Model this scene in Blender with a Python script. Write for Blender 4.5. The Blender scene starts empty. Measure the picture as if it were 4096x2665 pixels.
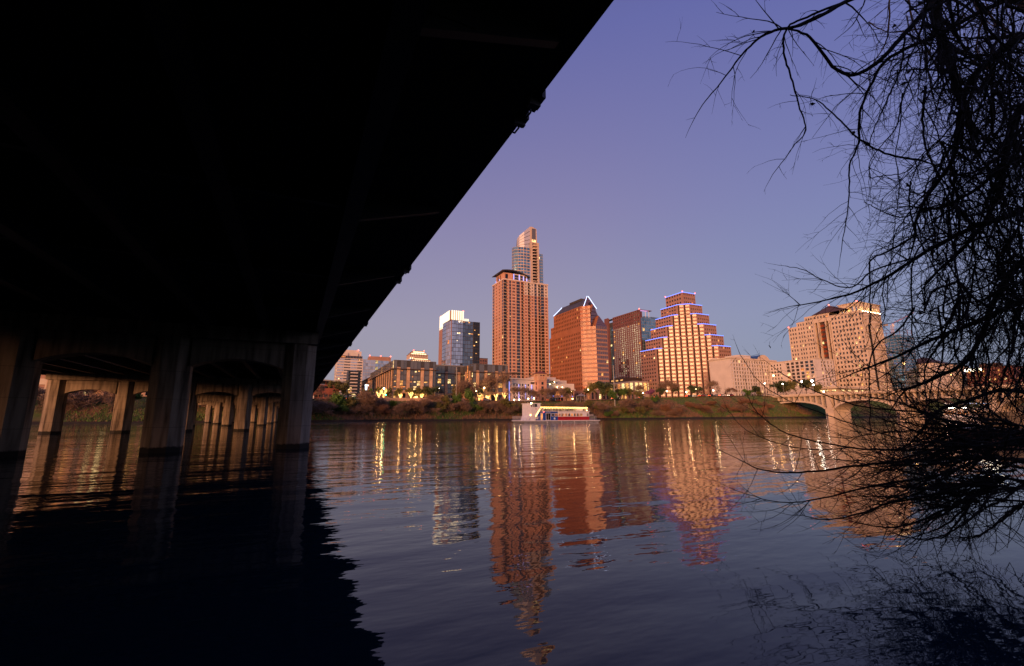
import bpy, math, random
from mathutils import Vector, Matrix
random.seed(7)
R = math.radians
sc = bpy.context.scene
col = sc.collection

# ---------------------------------------------------------------- camera, sky, sun, exposure
FPX, PITCH, YAW, ROLL, CAMZ = 1780.0, R(10.56), R(25.6), R(0.2), 2.0
cam = bpy.data.cameras.new('camera')
cam_o = bpy.data.objects.new('camera', cam); col.objects.link(cam_o)
cam.sensor_width = 36.0; cam.lens = FPX / 4096 * 36.0
cam.clip_start = 0.05; cam.clip_end = 9000
cam_o.matrix_world = (Matrix.Translation((0, 0, CAMZ)) @ Matrix.Rotation(-YAW, 4, 'Z')
                      @ Matrix.Rotation(R(90) + PITCH, 4, 'X') @ Matrix.Rotation(-ROLL, 4, 'Z'))
sc.camera = cam_o
SUN_AZ, SUN_EL = R(229), R(6.5)                  # sunset in the south-west, behind the camera's left shoulder
world = bpy.data.worlds.new('World'); sc.world = world; world.use_nodes = True
wn, wl = world.node_tree.nodes, world.node_tree.links
wn.clear()
w_out = wn.new('ShaderNodeOutputWorld'); w_add = wn.new('ShaderNodeAddShader')
w_b1 = wn.new('ShaderNodeBackground'); w_b2 = wn.new('ShaderNodeBackground')
w_sky = wn.new('ShaderNodeTexSky'); w_sky.sky_type = 'NISHITA'; w_sky.sun_disc = False
w_sky.sun_elevation = SUN_EL; w_sky.sun_rotation = SUN_AZ
w_sky.altitude = 150; w_sky.air_density = 1.4; w_sky.dust_density = 2.5; w_sky.ozone_density = 2.0
w_b1.inputs['Strength'].default_value = 0.022
wl.new(w_sky.outputs[0], w_b1.inputs['Color'])
w_tc = wn.new('ShaderNodeTexCoord'); w_sep = wn.new('ShaderNodeSeparateXYZ')
wl.new(w_tc.outputs['Generated'], w_sep.inputs[0])
w_rmp = wn.new('ShaderNodeValToRGB')              # clear dusk: pale mauve low, indigo overhead
wl.new(w_sep.outputs['Z'], w_rmp.inputs['Fac'])
cr = w_rmp.color_ramp
cr.elements[0].position = 0.0; cr.elements[0].color = (0.305, 0.290, 0.352, 1)
cr.elements[1].position = 1.0; cr.elements[1].color = (0.045, 0.050, 0.190, 1)
for p, c in ((0.20, (0.298, 0.262, 0.375, 1)), (0.42, (0.228, 0.196, 0.368, 1)), (0.70, (0.122, 0.124, 0.355, 1))):
    e = cr.elements.new(p); e.color = c
w_east = wn.new('ShaderNodeMapRange'); w_east.interpolation_type = 'SMOOTHSTEP'
w_east.inputs[1].default_value = 0.42; w_east.inputs[2].default_value = 0.98
wl.new(w_sep.outputs['X'], w_east.inputs[0])
w_mul = wn.new('ShaderNodeMix'); w_mul.data_type = 'RGBA'; w_mul.blend_type = 'MULTIPLY'
w_mul.inputs[7].default_value = (0.70, 0.89, 1.09, 1)
wl.new(w_east.outputs[0], w_mul.inputs[0]); wl.new(w_rmp.outputs['Color'], w_mul.inputs[6])
wl.new(w_mul.outputs[2], w_b2.inputs['Color'])
w_b2.inputs['Strength'].default_value = 1.0
wl.new(w_b1.outputs[0], w_add.inputs[0]); wl.new(w_b2.outputs[0], w_add.inputs[1])
wl.new(w_add.outputs[0], w_out.inputs['Surface'])
sun = bpy.data.lights.new('sun', 'SUN'); sun_o = bpy.data.objects.new('sun', sun); col.objects.link(sun_o)
sun.energy = 5.0; sun.angle = R(22); sun.color = (1.0, 0.445, 0.20)
sd = Vector((math.sin(SUN_AZ) * math.cos(SUN_EL), math.cos(SUN_AZ) * math.cos(SUN_EL), math.sin(SUN_EL)))
sun_o.rotation_euler = sd.to_track_quat('Z', 'Y').to_euler(); sun_o.location = sd * 300
sc.view_settings.view_transform = 'Standard'; sc.view_settings.look = 'None'
sc.view_settings.exposure = 0.0; sc.view_settings.gamma = 1.0
sc.cycles.use_denoising = True
sc.cycles.max_bounces = 8; sc.cycles.diffuse_bounces = 3; sc.cycles.glossy_bounces = 4; sc.cycles.transmission_bounces = 4
sc.cycles.sample_clamp_indirect = 12.0
sc.cycles.caustics_reflective = False; sc.cycles.caustics_refractive = False


# ---------------------------------------------------------------- helpers
def ray(px, py):
    a, b = (px - 2048) / FPX, (1332.5 - py) / FPX
    c, s = math.cos(ROLL), math.sin(ROLL)
    a, b = a * c + b * s, -a * s + b * c
    f = math.cos(PITCH) - math.sin(PITCH) * b
    u = math.sin(PITCH) + math.cos(PITCH) * b
    return Vector((a * math.cos(YAW) + f * math.sin(YAW), -a * math.sin(YAW) + f * math.cos(YAW), u))


def at_dist(px, py, d):
    return Vector((0, 0, CAMZ)) + ray(px, py).normalized() * d


def x_at(px, Y, py=1600):
    r = ray(px, py); return r.x / r.y * Y


class MB:
    """collects faces; build() links them as one mesh object"""
    def __init__(s): s.v, s.f, s.m, s.smooth = [], [], [], False
    def quad(s, a, b, c, d, mi=0):
        n = len(s.v); s.v += [tuple(a), tuple(b), tuple(c), tuple(d)]; s.f.append((n, n+1, n+2, n+3)); s.m.append(mi)
    def tri(s, a, b, c, mi=0):
        n = len(s.v); s.v += [tuple(a), tuple(b), tuple(c)]; s.f.append((n, n+1, n+2)); s.m.append(mi)
    def box(s, x0, x1, y0, y1, z0, z1, mi=0):
        n = len(s.v)
        s.v += [(x0,y0,z0),(x1,y0,z0),(x1,y1,z0),(x0,y1,z0),(x0,y0,z1),(x1,y0,z1),(x1,y1,z1),(x0,y1,z1)]
        s.f += [(n,n+3,n+2,n+1),(n+4,n+5,n+6,n+7),(n,n+1,n+5,n+4),(n+1,n+2,n+6,n+5),(n+2,n+3,n+7,n+6),(n+3,n,n+4,n+7)]
        s.m += [mi]*6
        return s
    def prism(s, poly, z0, z1, mi=0, top=None):
        """poly: 2-D points, counter-clockwise; top: optional second outline of the same length"""
        n, k = len(s.v), len(poly); top = top or poly
        s.v += [(x, y, z0) for x, y in poly] + [(x, y, z1) for x, y in top]
        s.f.append(tuple(range(n+k-1, n-1, -1))); s.f.append(tuple(range(n+k, n+2*k)))
        for i in range(k):
            j = (i+1) % k; s.f.append((n+i, n+j, n+k+j, n+k+i))
        s.m += [mi]*(k+2)
        return s
    def extrude_y(s, poly, y0, y1, mi=0):
        """poly: (x, z) outline, extruded along y"""
        n, k = len(s.v), len(poly)
        s.v += [(x, y0, z) for x, z in poly] + [(x, y1, z) for x, z in poly]
        s.f.append(tuple(range(n, n+k))); s.f.append(tuple(range(n+2*k-1, n+k-1, -1)))
        for i in range(k):
            j = (i+1) % k; s.f.append((n+j, n+i, n+k+i, n+k+j))
        s.m += [mi]*(k+2)
        return s
    def extrude_x(s, poly, x0, x1, mi=0):
        """poly: (y, z) outline, extruded along x"""
        n, k = len(s.v), len(poly)
        s.v += [(x0, y, z) for y, z in poly] + [(x1, y, z) for y, z in poly]
        s.f.append(tuple(range(n+k-1, n-1, -1))); s.f.append(tuple(range(n+k, n+2*k)))
        for i in range(k):
            j = (i+1) % k; s.f.append((n+i, n+j, n+k+j, n+k+i))
        s.m += [mi]*(k+2)
        return s
    def tube(s, pts, radii, sides=4, mi=0, cap=True):
        n = len(s.v); up = Vector((0.31, 0.17, 0.93))
        for i, p in enumerate(pts):
            p = Vector(p); a = Vector(pts[max(i-1, 0)]); b = Vector(pts[min(i+1, len(pts)-1)])
            t = (b - a)
            t = t.normalized() if t.length > 1e-9 else Vector((0, 0, 1))
            q = t.cross(up)
            if q.length < 1e-3: q = t.cross(Vector((1, 0, 0)))
            q.normalize(); w = t.cross(q); r = radii[i] if hasattr(radii, '__len__') else radii
            for k in range(sides):
                an = 2*math.pi*k/sides
                o = p + q*(math.cos(an)*r) + w*(math.sin(an)*r); s.v.append((o.x, o.y, o.z))
        for i in range(len(pts)-1):
            for k in range(sides):
                k2 = (k+1) % sides; a, b = n+i*sides, n+(i+1)*sides
                s.f.append((a+k, a+k2, b+k2, b+k)); s.m.append(mi)
        if cap:
            s.f.append(tuple(n+k for k in range(sides-1, -1, -1))); e = n+(len(pts)-1)*sides
            s.f.append(tuple(e+k for k in range(sides))); s.m += [mi, mi]
        return s
    def ball(s, c, r, seg=6, rings=4, mi=0, squash=1.0):
        c = Vector(c); n = len(s.v); s.v.append((c.x, c.y, c.z - r*squash))
        for i in range(1, rings):
            ph = math.pi*i/rings - math.pi/2
            for k in range(seg):
                th = 2*math.pi*k/seg
                s.v.append((c.x+r*math.cos(ph)*math.cos(th), c.y+r*math.cos(ph)*math.sin(th), c.z+r*squash*math.sin(ph)))
        s.v.append((c.x, c.y, c.z + r*squash)); t = len(s.v)-1
        for k in range(seg):
            k2 = (k+1) % seg
            s.f.append((n, n+1+k2, n+1+k)); s.f.append((t, t-seg+k, t-seg+k2)); s.m += [mi, mi]
            for i in range(rings-2):
                a = n+1+i*seg; s.f.append((a+k, a+k2, a+seg+k2, a+seg+k)); s.m.append(mi)
        return s
    def build(s, name, mats, parent=None, origin=None, smooth=False):
        me = bpy.data.meshes.new(name)
        off = Vector(origin) if origin is not None else (parent_origin(parent) if parent else Vector((0, 0, 0)))
        me.from_pydata([(x-off.x, y-off.y, z-off.z) for x, y, z in s.v], [], s.f)
        for m in (mats if isinstance(mats, (list, tuple)) else [mats]): me.materials.append(m)
        if isinstance(mats, (list, tuple)) and len(mats) > 1: me.polygons.foreach_set('material_index', s.m)
        if smooth: me.polygons.foreach_set('use_smooth', [True]*len(me.polygons))
        me.update()
        o = bpy.data.objects.new(name, me); col.objects.link(o)
        if parent: o.parent = parent
        elif origin is not None: o.location = origin
        return o


ORG = {}
def parent_origin(p):
    t = Vector((0, 0, 0))
    while p is not None:
        t += p.location; p = p.parent
    return t


def tag(o, label=None, cat=None, group=None, kind=None):
    if label: o['label'] = label
    if cat: o['category'] = cat
    if group: o['group'] = group
    if kind: o['kind'] = kind
    return o


def thing(name, label, cat, loc=(0, 0, 0), group=None):
    o = bpy.data.objects.new(name, None); col.objects.link(o); o.location = loc
    return tag(o, label, cat, group)


def part(name, mat, parent, *boxes):
    m = MB()
    for b in boxes: m.box(*b)
    return m.build(name, mat, parent)


def copy_tree(o, parent=None):
    c = o.copy(); col.objects.link(c); c.parent = parent
    for ch in list(o.children): copy_tree(ch, c)
    return c


# ---------------------------------------------------------------- materials
def newmat(name):
    m = bpy.data.materials.new(name); m.use_nodes = True
    n, l = m.node_tree.nodes, m.node_tree.links
    return m, n, l, n['Principled BSDF']


def mat(name, c, rough=0.7, var=0.25, scale=0.6, metal=0.0, ior=1.45, bump=0.0, bscale=4.0, c2=None):
    """surface with uneven tone: two scales of noise between a darker and a lighter (or second) colour"""
    m, n, l, p = newmat(name)
    tc = n.new('ShaderNodeTexCoord')
    n1 = n.new('ShaderNodeTexNoise'); n1.inputs['Scale'].default_value = scale; n1.inputs['Detail'].default_value = 6
    l.new(tc.outputs['Object'], n1.inputs['Vector'])
    mx = n.new('ShaderNodeMix'); mx.data_type = 'RGBA'
    a = c2 if c2 else tuple(x*(1-var) for x in c); b = tuple(min(1, x*(1+var)) for x in c)
    mx.inputs[6].default_value = (*a, 1); mx.inputs[7].default_value = (*b, 1)
    rp = n.new('ShaderNodeMapRange'); rp.inputs[1].default_value = 0.32; rp.inputs[2].default_value = 0.68
    l.new(n1.outputs['Fac'], rp.inputs[0]); l.new(rp.outputs[0], mx.inputs[0])
    l.new(mx.outputs[2], p.inputs['Base Color'])
    p.inputs['Roughness'].default_value = rough; p.inputs['Metallic'].default_value = metal; p.inputs['IOR'].default_value = ior
    if bump:
        n2 = n.new('ShaderNodeTexNoise'); n2.inputs['Scale'].default_value = bscale; n2.inputs['Detail'].default_value = 5
        l.new(tc.outputs['Object'], n2.inputs['Vector'])
        bp = n.new('ShaderNodeBump'); bp.inputs['Strength'].default_value = 0.6; bp.inputs['Distance'].default_value = bump
        l.new(n2.outputs['Fac'], bp.inputs['Height']); l.new(bp.outputs[0], p.inputs['Normal'])
    return m


def glass(name, c, ior=2.3, rough=0.06, metal=0.0):
    m, n, l, p = newmat(name)
    oi = n.new('ShaderNodeObjectInfo')
    mx = n.new('ShaderNodeMix'); mx.data_type = 'RGBA'
    mx.inputs[6].default_value = (*[x*0.7 for x in c], 1); mx.inputs[7].default_value = (*[min(1, x*1.3) for x in c], 1)
    l.new(oi.outputs['Random'], mx.inputs[0]); l.new(mx.outputs[2], p.inputs['Base Color'])
    p.inputs['Roughness'].default_value = rough; p.inputs['IOR'].default_value = ior; p.inputs['Metallic'].default_value = metal
    return m


def lit(name, c, s, vary=True):
    """a lamp, a sign or a window with lights on behind it"""
    m, n, l, p = newmat(name)
    p.inputs['Base Color'].default_value = (*[x*0.3 for x in c], 1); p.inputs['Roughness'].default_value = 0.4
    p.inputs['Emission Color'].default_value = (*c, 1); p.inputs['Emission Strength'].default_value = s
    if vary:
        tc = n.new('ShaderNodeTexCoord'); nz = n.new('ShaderNodeTexNoise'); nz.inputs['Scale'].default_value = 0.9
        nz.inputs['Detail'].default_value = 3
        l.new(tc.outputs['Object'], nz.inputs['Vector'])
        oi = n.new('ShaderNodeObjectInfo'); md = n.new('ShaderNodeMath'); md.operation = 'MULTIPLY_ADD'
        md.inputs[1].default_value = 1.0; md.inputs[2].default_value = 0.35
        l.new(oi.outputs['Random'], md.inputs[0])
        rp = n.new('ShaderNodeMapRange'); rp.inputs[1].default_value = 0.42; rp.inputs[2].default_value = 0.66
        rp.inputs[3].default_value = s*0.10; rp.inputs[4].default_value = s*1.6
        l.new(nz.outputs['Fac'], rp.inputs[0])
        ml = n.new('ShaderNodeMath'); ml.operation = 'MULTIPLY'
        l.new(rp.outputs[0], ml.inputs[0]); l.new(md.outputs[0], ml.inputs[1]); l.new(ml.outputs[0], p.inputs['Emission Strength'])
    return m


M = {}
M['concrete'] = mat('weathered_concrete', (0.36, 0.32, 0.28), 0.85, 0.3, 0.9, bump=0.02, bscale=6)
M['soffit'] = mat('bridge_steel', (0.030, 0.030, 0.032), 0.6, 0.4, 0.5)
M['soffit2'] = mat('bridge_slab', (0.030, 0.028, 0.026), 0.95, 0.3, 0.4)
M['road'] = mat('asphalt', (0.05, 0.05, 0.052), 0.9, 0.2, 0.3)
M['stone_tan'] = mat('tan_limestone', (0.52, 0.33, 0.21), 0.8, 0.22, 0.35, bump=0.01)
M['stone_pale'] = mat('pale_limestone', (0.56, 0.43, 0.34), 0.8, 0.10, 0.15)
M['cream'] = mat('cream_stone', (0.60, 0.49, 0.38), 0.8, 0.08, 0.12)
M['white_wall'] = mat('white_render', (0.62, 0.55, 0.50), 0.8, 0.07, 0.15)
M['brick'] = mat('orange_brick', (0.54, 0.290, 0.200), 0.85, 0.12, 0.12)
M['granite'] = mat('brown_granite', (0.32, 0.125, 0.064), 0.6, 0.10, 0.2)
M['rose'] = mat('rose_granite', (0.36, 0.20, 0.145), 0.6, 0.10, 0.2)
M['rose_dark'] = mat('dark_rose_granite', (0.20, 0.105, 0.085), 0.6, 0.12, 0.2)
M['maroon'] = mat('maroon_panel', (0.17, 0.070, 0.060), 0.5, 0.12, 0.3)
M['slate'] = mat('slate_roof', (0.060, 0.058, 0.065), 0.55, 0.2, 0.5)
M['brown_roof'] = mat('brown_metal_roof', (0.085, 0.052, 0.042), 0.6, 0.2, 0.5)
M['grey_metal'] = mat('grey_metal', (0.24, 0.23, 0.22), 0.5, 0.15, 0.5)
M['dark_metal'] = mat('dark_metal', (0.055, 0.05, 0.048), 0.5, 0.2, 0.8)
M['grey_conc'] = mat('grey_panel', (0.36, 0.33, 0.32), 0.8, 0.12, 0.3)
M['copper'] = mat('copper_cladding', (0.22, 0.065, 0.04), 0.5, 0.25, 0.4)
M['white'] = mat('white_paint', (0.78, 0.76, 0.74), 0.5, 0.05, 1.0)
M['floorband'] = mat('pale_floor_band', (0.66, 0.54, 0.46), 0.8, 0.08, 0.3)
M['slot'] = mat('dark_slot_panel', (0.035, 0.022, 0.018), 0.8, 0.1)
M['gdark'] = glass('dark_glass', (0.018, 0.018, 0.022), 1.9)
M['gblack'] = glass('black_glass', (0.010, 0.010, 0.012), 1.6)
M['gsky'] = glass('coated_glass', (0.52, 0.55, 0.62), 1.5, 0.05, 0.9)
M['gsky2'] = glass('dark_reflection_glass', (0.20, 0.23, 0.26), 1.5, 0.05, 0.9)  # darker colour stands in for reflected dark buildings
M['gpale'] = glass('pale_coated_glass', (0.60, 0.58, 0.62), 1.5, 0.08, 0.8)
M['gteal'] = glass('teal_glass', (0.18, 0.34, 0.42), 1.5, 0.06, 0.8)
M['gmirror'] = glass('bronze_mirror_glass', (0.30, 0.070, 0.024), 1.27, 0.14)
M['gpink'] = glass('rose_mirror_glass', (0.24, 0.135, 0.09), 1.55, 0.2)
M['gpurple'] = glass('purple_tinted_glass', (0.085, 0.045, 0.050), 2.2)
M['ggrey'] = glass('grey_tinted_glass', (0.10, 0.088, 0.075), 2.0)
M['gblind'] = glass('sky_tinted_glass', (0.30, 0.31, 0.32), 1.9, 0.12)  # pale sky reflection put into the glass colour
M['gcrown'] = glass('pale_crown_glass', (0.62, 0.60, 0.64), 1.6, 0.25, 0.25)
M['lit1'] = lit('lit_window_amber', (1.0, 0.50, 0.14), 1.3)
M['lit2'] = lit('lit_window_yellow', (1.0, 0.72, 0.30), 1.8)
M['lit3'] = lit('lit_window_orange', (1.0, 0.36, 0.10), 0.75)
M['litw'] = lit('lit_ceiling_white', (1.0, 0.80, 0.55), 3.0)
M['neon'] = lit('blue_neon', (0.12, 0.24, 1.0), 2.6, False)
M['neon_w'] = lit('white_blue_neon', (0.55, 0.66, 1.0), 2.6, False)
M['bulb'] = lit('warm_bulb', (1.0, 0.52, 0.16), 22.0, False)
M['bulb_dim'] = lit('string_light', (1.0, 0.56, 0.15), 8.0, False)
M['globe'] = lit('street_lamp_globe', (1.0, 0.72, 0.36), 26.0, False)
M['globe_w'] = lit('white_lamp_globe', (1.0, 0.90, 0.74), 30.0, False)
M['flood'] = lit('floodlight', (1.0, 0.86, 0.62), 14.0, False)
M['tail'] = lit('tail_lamp', (1.0, 0.08, 0.02), 9.0, False)
M['head'] = lit('head_lamp', (1.0, 0.85, 0.6), 9.0, False)
M['green'] = lit('green_signal', (0.05, 1.0, 0.40), 40.0, False)
M['red'] = lit('red_beacon', (1.0, 0.10, 0.06), 10.0, False)
M['crown'] = lit('lit_crown_panel', (1.0, 0.84, 0.60), 1.5, False)
M['tier_lit'] = lit('flood_lit_stone', (1.0, 0.74, 0.42), 3.2, False)
M['blue_strip'] = lit('blue_lit_strip', (0.42, 0.40, 1.0), 1.6, False)
M['pink_strip'] = lit('pink_lit_soffit', (0.9, 0.45, 0.9), 0.8, False)
M['signface'] = lit('sign_face', (0.80, 0.88, 1.0), 3.0, False)


# ---------------------------------------------------------------- buildings: walls with real openings, panes as parts
class Building:
    def __init__(s, name, label, cat='building', loc=(0, 0, 0), group=None):
        s.root = thing(name, label, cat, loc, group); s.panes = []; s.walls = {}
    def wall(s, mk): return s.walls.setdefault(mk, MB())
    def face(s, mk, p0, p1, z0, z1, cols=(), rows=(), rec=0.25, pm='gdark', plit=0.04, lits=('lit1', 'lit2', 'lit3'),
             tilt=0.5, name='window', pfun=None, strip=0.0):
        """wall from p0 to p1 (outside on the right), with openings cols x rows; a pane sits in each opening"""
        w = s.wall(mk); p0 = Vector((p0[0], p0[1])); p1 = Vector((p1[0], p1[1]))
        L = (p1-p0).length; u = (p1-p0)/L; nrm = Vector((u.y, -u.x))
        def P(a, z, d=0.0):
            q = p0 + u*a - nrm*d; return (q.x, q.y, z)
        def wq(a, b, za, zb):
            if b-a > 1e-4 and zb-za > 1e-4: w.quad(P(a, za), P(b, za), P(b, zb), P(a, zb))
        cols = sorted(cols); rows = sorted(rows)
        if not cols or not rows: wq(0, L, z0, z1); return
        prev = 0
        for a, b in cols:
            wq(prev, a, z0, z1); prev = b
            pz = z0
            for ri, (za, zb) in enumerate(rows):
                wq(a, b, pz, za); pz = zb
                w.quad(P(a, za), P(b, za), P(b, za, rec), P(a, za, rec)); w.quad(P(a, zb, rec), P(b, zb, rec), P(b, zb), P(a, zb))
                w.quad(P(a, za, rec), P(a, zb, rec), P(a, zb), P(a, za)); w.quad(P(b, za), P(b, zb), P(b, zb, rec), P(b, za, rec))
                c = P((a+b)/2, (za+zb)/2, rec+0.03)
                k = pfun(a/L, (za-z0)/(z1-z0)) if pfun else None
                if k is None: k = random.choice(lits) if random.random() < plit else pm
                if k.startswith('lit') and random.random() < strip:      # ceiling lights seen from below
                    ww, hz_ = (b-a)*random.uniform(0.35, 0.85), (zb-za)*random.uniform(0.18, 0.34); zc = zb-hz_*random.uniform(0.6, 1.1)
                    cc = P(a+ww/2+(b-a-ww)*random.random(), zc, rec-0.06)
                    s.panes.append((Vector(cc), ww, hz_, math.atan2(u.y, u.x), k, nrm.copy(), 0.0, 'ceiling_light')); k = pm if not pm.startswith('lit') else 'gdark'
                s.panes.append((Vector(c), b-a, zb-za, math.atan2(u.y, u.x), k, nrm.copy(), tilt, name))
            wq(a, b, pz, z1)
        wq(prev, L, z0, z1)
    def finish(s, cap=300):
        org = s.root.location
        for mk, w in s.walls.items():
            if w.f: w.build('wall', M[mk], s.root)
        def area(p):
            d = p[0] - Vector((0, 0, CAMZ)); l2 = d.length
            return p[1]*p[2]*max(0.0, -(d.x*p[5].x+d.y*p[5].y)/l2)/l2**2
        s.panes.sort(key=area, reverse=True)
        cache = {}
        for c, w, h, an, k, nrm, tilt, nm in s.panes[:cap]:
            key = (round(w, 2), round(h, 2), k)
            if key not in cache:
                mb = MB(); mb.box(-w/2, w/2, -0.02, 0.02, -h/2, h/2)
                me = bpy.data.meshes.new(nm); me.from_pydata(mb.v, [], mb.f); me.materials.append(M[k]); cache[key] = me
            o = bpy.data.objects.new(nm, cache[key]); col.objects.link(o); o.parent = s.root; o.location = c-org
            o.rotation_euler = (R(random.gauss(0, tilt)), 0, an+R(random.gauss(0, tilt)))
        rest = s.panes[cap:]
        if rest:
            ks = sorted({p[4] for p in rest}); mb = MB()
            for c, w, h, an, k, nrm, tilt, nm in rest:
                ux, uy = math.cos(an)*w/2, math.sin(an)*w/2; z0, z1 = c.z-h/2, c.z+h/2
                t = nrm*math.tan(R(random.gauss(0, tilt)))*h; t2 = random.gauss(0, tilt)*0.0174*w
                mb.quad((c.x-ux, c.y-uy, z0), (c.x+ux+nrm.x*t2, c.y+uy+nrm.y*t2, z0),
                        (c.x+ux+t.x+nrm.x*t2, c.y+uy+t.y+nrm.y*t2, z1), (c.x-ux+t.x, c.y-uy+t.y, z1), ks.index(k))
            tag(mb.build('window_rest', [M[k] for k in ks], s.root), kind='stuff')
        return s.root
    def part(s, name, mk, *boxes):
        m = MB()
        for b in boxes: m.box(*b)
        return m.build(name, M[mk], s.root)
    def mesh(s, name, mk, mb): return mb.build(name, M[mk], s.root)


def spread(a, b, n, frac):
    """n openings evenly between a and b, each taking frac of its bay"""
    w = (b-a)/n
    return [(a+w*(i+0.5-frac/2), a+w*(i+0.5+frac/2)) for i in range(n)]


def street(x):
    """ground level along the riverside street"""
    t = min(1, max(0, (x-90)/220)); t = t*t*(3-2*t)
    return 9.5 + 6.0*t


def shore(x):
    """y of the north waterline"""
    e = max(0.0, x-335); w = 2.0*math.sin(x*0.06) + 1.0*math.sin(x*0.17+1)
    return 196 + w - min(60, e*0.22)


def bank_top(x):
    return shore(x) + 16.5 + 1.2*math.sin(x*0.043+2)


def ground_z(x, y):
    sy = shore(x)
    if y < 100:                                        # south side: unseen bank behind the camera, steepened to block the low sun
        if y > 1.6: return -2.5 if y > 8 else -2.5*(y-1.6)/6.4
        t = min(1, (1.6-y)/46.0)
        return 0.12 + 0.22*min(1, (1.6-y)/1.6) + 14.0*t**1.15 + 0.2*math.sin(x*0.4+y*0.3)*min(1, t*6)
    if y < sy: return max(-2.5, -0.25*(sy-y))
    t = min(1, (y-sy)/(bank_top(x)-sy)); g = street(x)
    prof = 0.05*min(1, t*12) + 0.95*(0.62*t + 0.38*t*t*(3-2*t))
    return g*prof + (0.35*math.sin(x*0.21+y*0.5)+0.25*math.sin(x*0.53-y*0.8))*math.sin(math.pi*t)


# ================================================================ THE SETTING
def axis(*segs):
    out = []
    for a, b, n in segs: out += [a+(b-a)*i/n for i in range(n)]
    return out + [segs[-1][1]]


gx = axis((-3500, -300, 8), (-300, -70, 14), (-70, 380, 110), (380, 900, 26), (900, 4500, 8))
gy = axis((-3500, -200, 6), (-200, -50, 8), (-50, 2, 26), (2, 12, 8), (12, 120, 6), (120, 180, 5), (180, 218, 38), (218, 300, 14), (300, 4500, 12))
mb = MB(); nx = len(gx)
for y in gy:
    for x in gx: mb.v.append((x, y, ground_z(x, y)))
for j in range(len(gy)-1):
    for i in range(nx-1):
        a = j*nx+i; mb.f.append((a, a+1, a+nx+1, a+nx)); mb.m.append(0)
gm, n_, l_, p_ = newmat('bank_ground')
tc = n_.new('ShaderNodeTexCoord')
def noise(n, l, tc, sc_, det=5, out='Object'):
    t = n.new('ShaderNodeTexNoise'); t.inputs['Scale'].default_value = sc_; t.inputs['Detail'].default_value = det
    l.new(tc.outputs[out], t.inputs['Vector']); return t
a1 = noise(n_, l_, tc, 0.07); a2 = noise(n_, l_, tc, 0.9)
r1 = n_.new('ShaderNodeValToRGB'); r1.color_ramp.elements[0].position = 0.38; r1.color_ramp.elements[1].position = 0.54
r1.color_ramp.elements[0].color = (0.15, 0.080, 0.045, 1); r1.color_ramp.elements[1].color = (0.085, 0.135, 0.028, 1)
l_.new(a1.outputs['Fac'], r1.inputs['Fac'])
mx = n_.new('ShaderNodeMix'); mx.data_type = 'RGBA'; mx.blend_type = 'MULTIPLY'; mx.inputs[0].default_value = 0.8
r2 = n_.new('ShaderNodeValToRGB'); r2.color_ramp.elements[0].position = 0.3; r2.color_ramp.elements[0].color = (0.5, 0.5, 0.5, 1)
r2.color_ramp.elements[1].position = 0.7
l_.new(a2.outputs['Fac'], r2.inputs['Fac']); l_.new(r1.outputs[0], mx.inputs[6]); l_.new(r2.outputs[0], mx.inputs[7])
gs_ = n_.new('ShaderNodeSeparateXYZ'); l_.new(tc.outputs['Object'], gs_.inputs[0])          # wet mud along the waterline
gw = n_.new('ShaderNodeMath'); gw.operation = 'MULTIPLY_ADD'; gw.inputs[1].default_value = -0.9; l_.new(a2.outputs['Fac'], gw.inputs[0]); l_.new(gs_.outputs['Z'], gw.inputs[2])
gr = n_.new('ShaderNodeMapRange'); gr.inputs[1].default_value = 0.15; gr.inputs[2].default_value = 0.65; l_.new(gw.outputs[0], gr.inputs[0])
gm2 = n_.new('ShaderNodeMix'); gm2.data_type = 'RGBA'; gm2.inputs[6].default_value = (0.022, 0.017, 0.012, 1)
l_.new(gr.outputs[0], gm2.inputs[0]); l_.new(mx.outputs[2], gm2.inputs[7])
l_.new(gm2.outputs[2], p_.inputs['Base Color']); p_.inputs['Roughness'].default_value = 0.95
ground = mb.build('ground', gm, smooth=True); tag(ground, kind='structure')

# water: calm lake, ripples lying across the view, finer and livelier far out
wm, n_, l_, p_ = newmat('lake_water')
p_.inputs['Base Color'].default_value = (0.004, 0.016, 0.030, 1); p_.inputs['Roughness'].default_value = 0.03; p_.inputs['IOR'].default_value = 1.36
tc = n_.new('ShaderNodeTexCoord')
def wave(rot, sx, sy, det, rough=0.5, dist=0.0):
    mp = n_.new('ShaderNodeMapping'); mp.inputs['Rotation'].default_value = (0, 0, rot); mp.inputs['Scale'].default_value = (sx, sy, 1)
    l_.new(tc.outputs['Object'], mp.inputs['Vector'])
    t = n_.new('ShaderNodeTexNoise'); t.inputs['Scale'].default_value = 1.0; t.inputs['Detail'].default_value = det
    t.inputs['Roughness'].default_value = rough; t.inputs['Distortion'].default_value = dist
    l_.new(mp.outputs[0], t.inputs['Vector']); return t
w1 = wave(R(25), 0.16, 0.55, 2.0)                 # slow swell
w2 = wave(R(18), 0.7, 1.9, 3.0)                   # ripples
w3 = wave(R(32), 2.2, 5.0, 2.0)                   # fine chop
wp = wave(0, 0.022, 0.05, 3.0)                    # where the breeze touches the water
def madd(a, k, b=None):
    m = n_.new('ShaderNodeMath'); m.operation = 'MULTIPLY_ADD'; l_.new(a, m.inputs[0])
    if isinstance(k, (int, float)): m.inputs[1].default_value = k
    else: l_.new(k, m.inputs[1])
    if b is None: m.inputs[2].default_value = 0
    else: l_.new(b, m.inputs[2])
    return m.outputs[0]
br = n_.new('ShaderNodeMapRange'); br.inputs[1].default_value = 0.38; br.inputs[2].default_value = 0.66
br.inputs[3].default_value = 0.25; br.inputs[4].default_value = 1.45
l_.new(wp.outputs['Fac'], br.inputs[0])
fine = madd(w3.outputs['Fac'], 0.0090)
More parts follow.
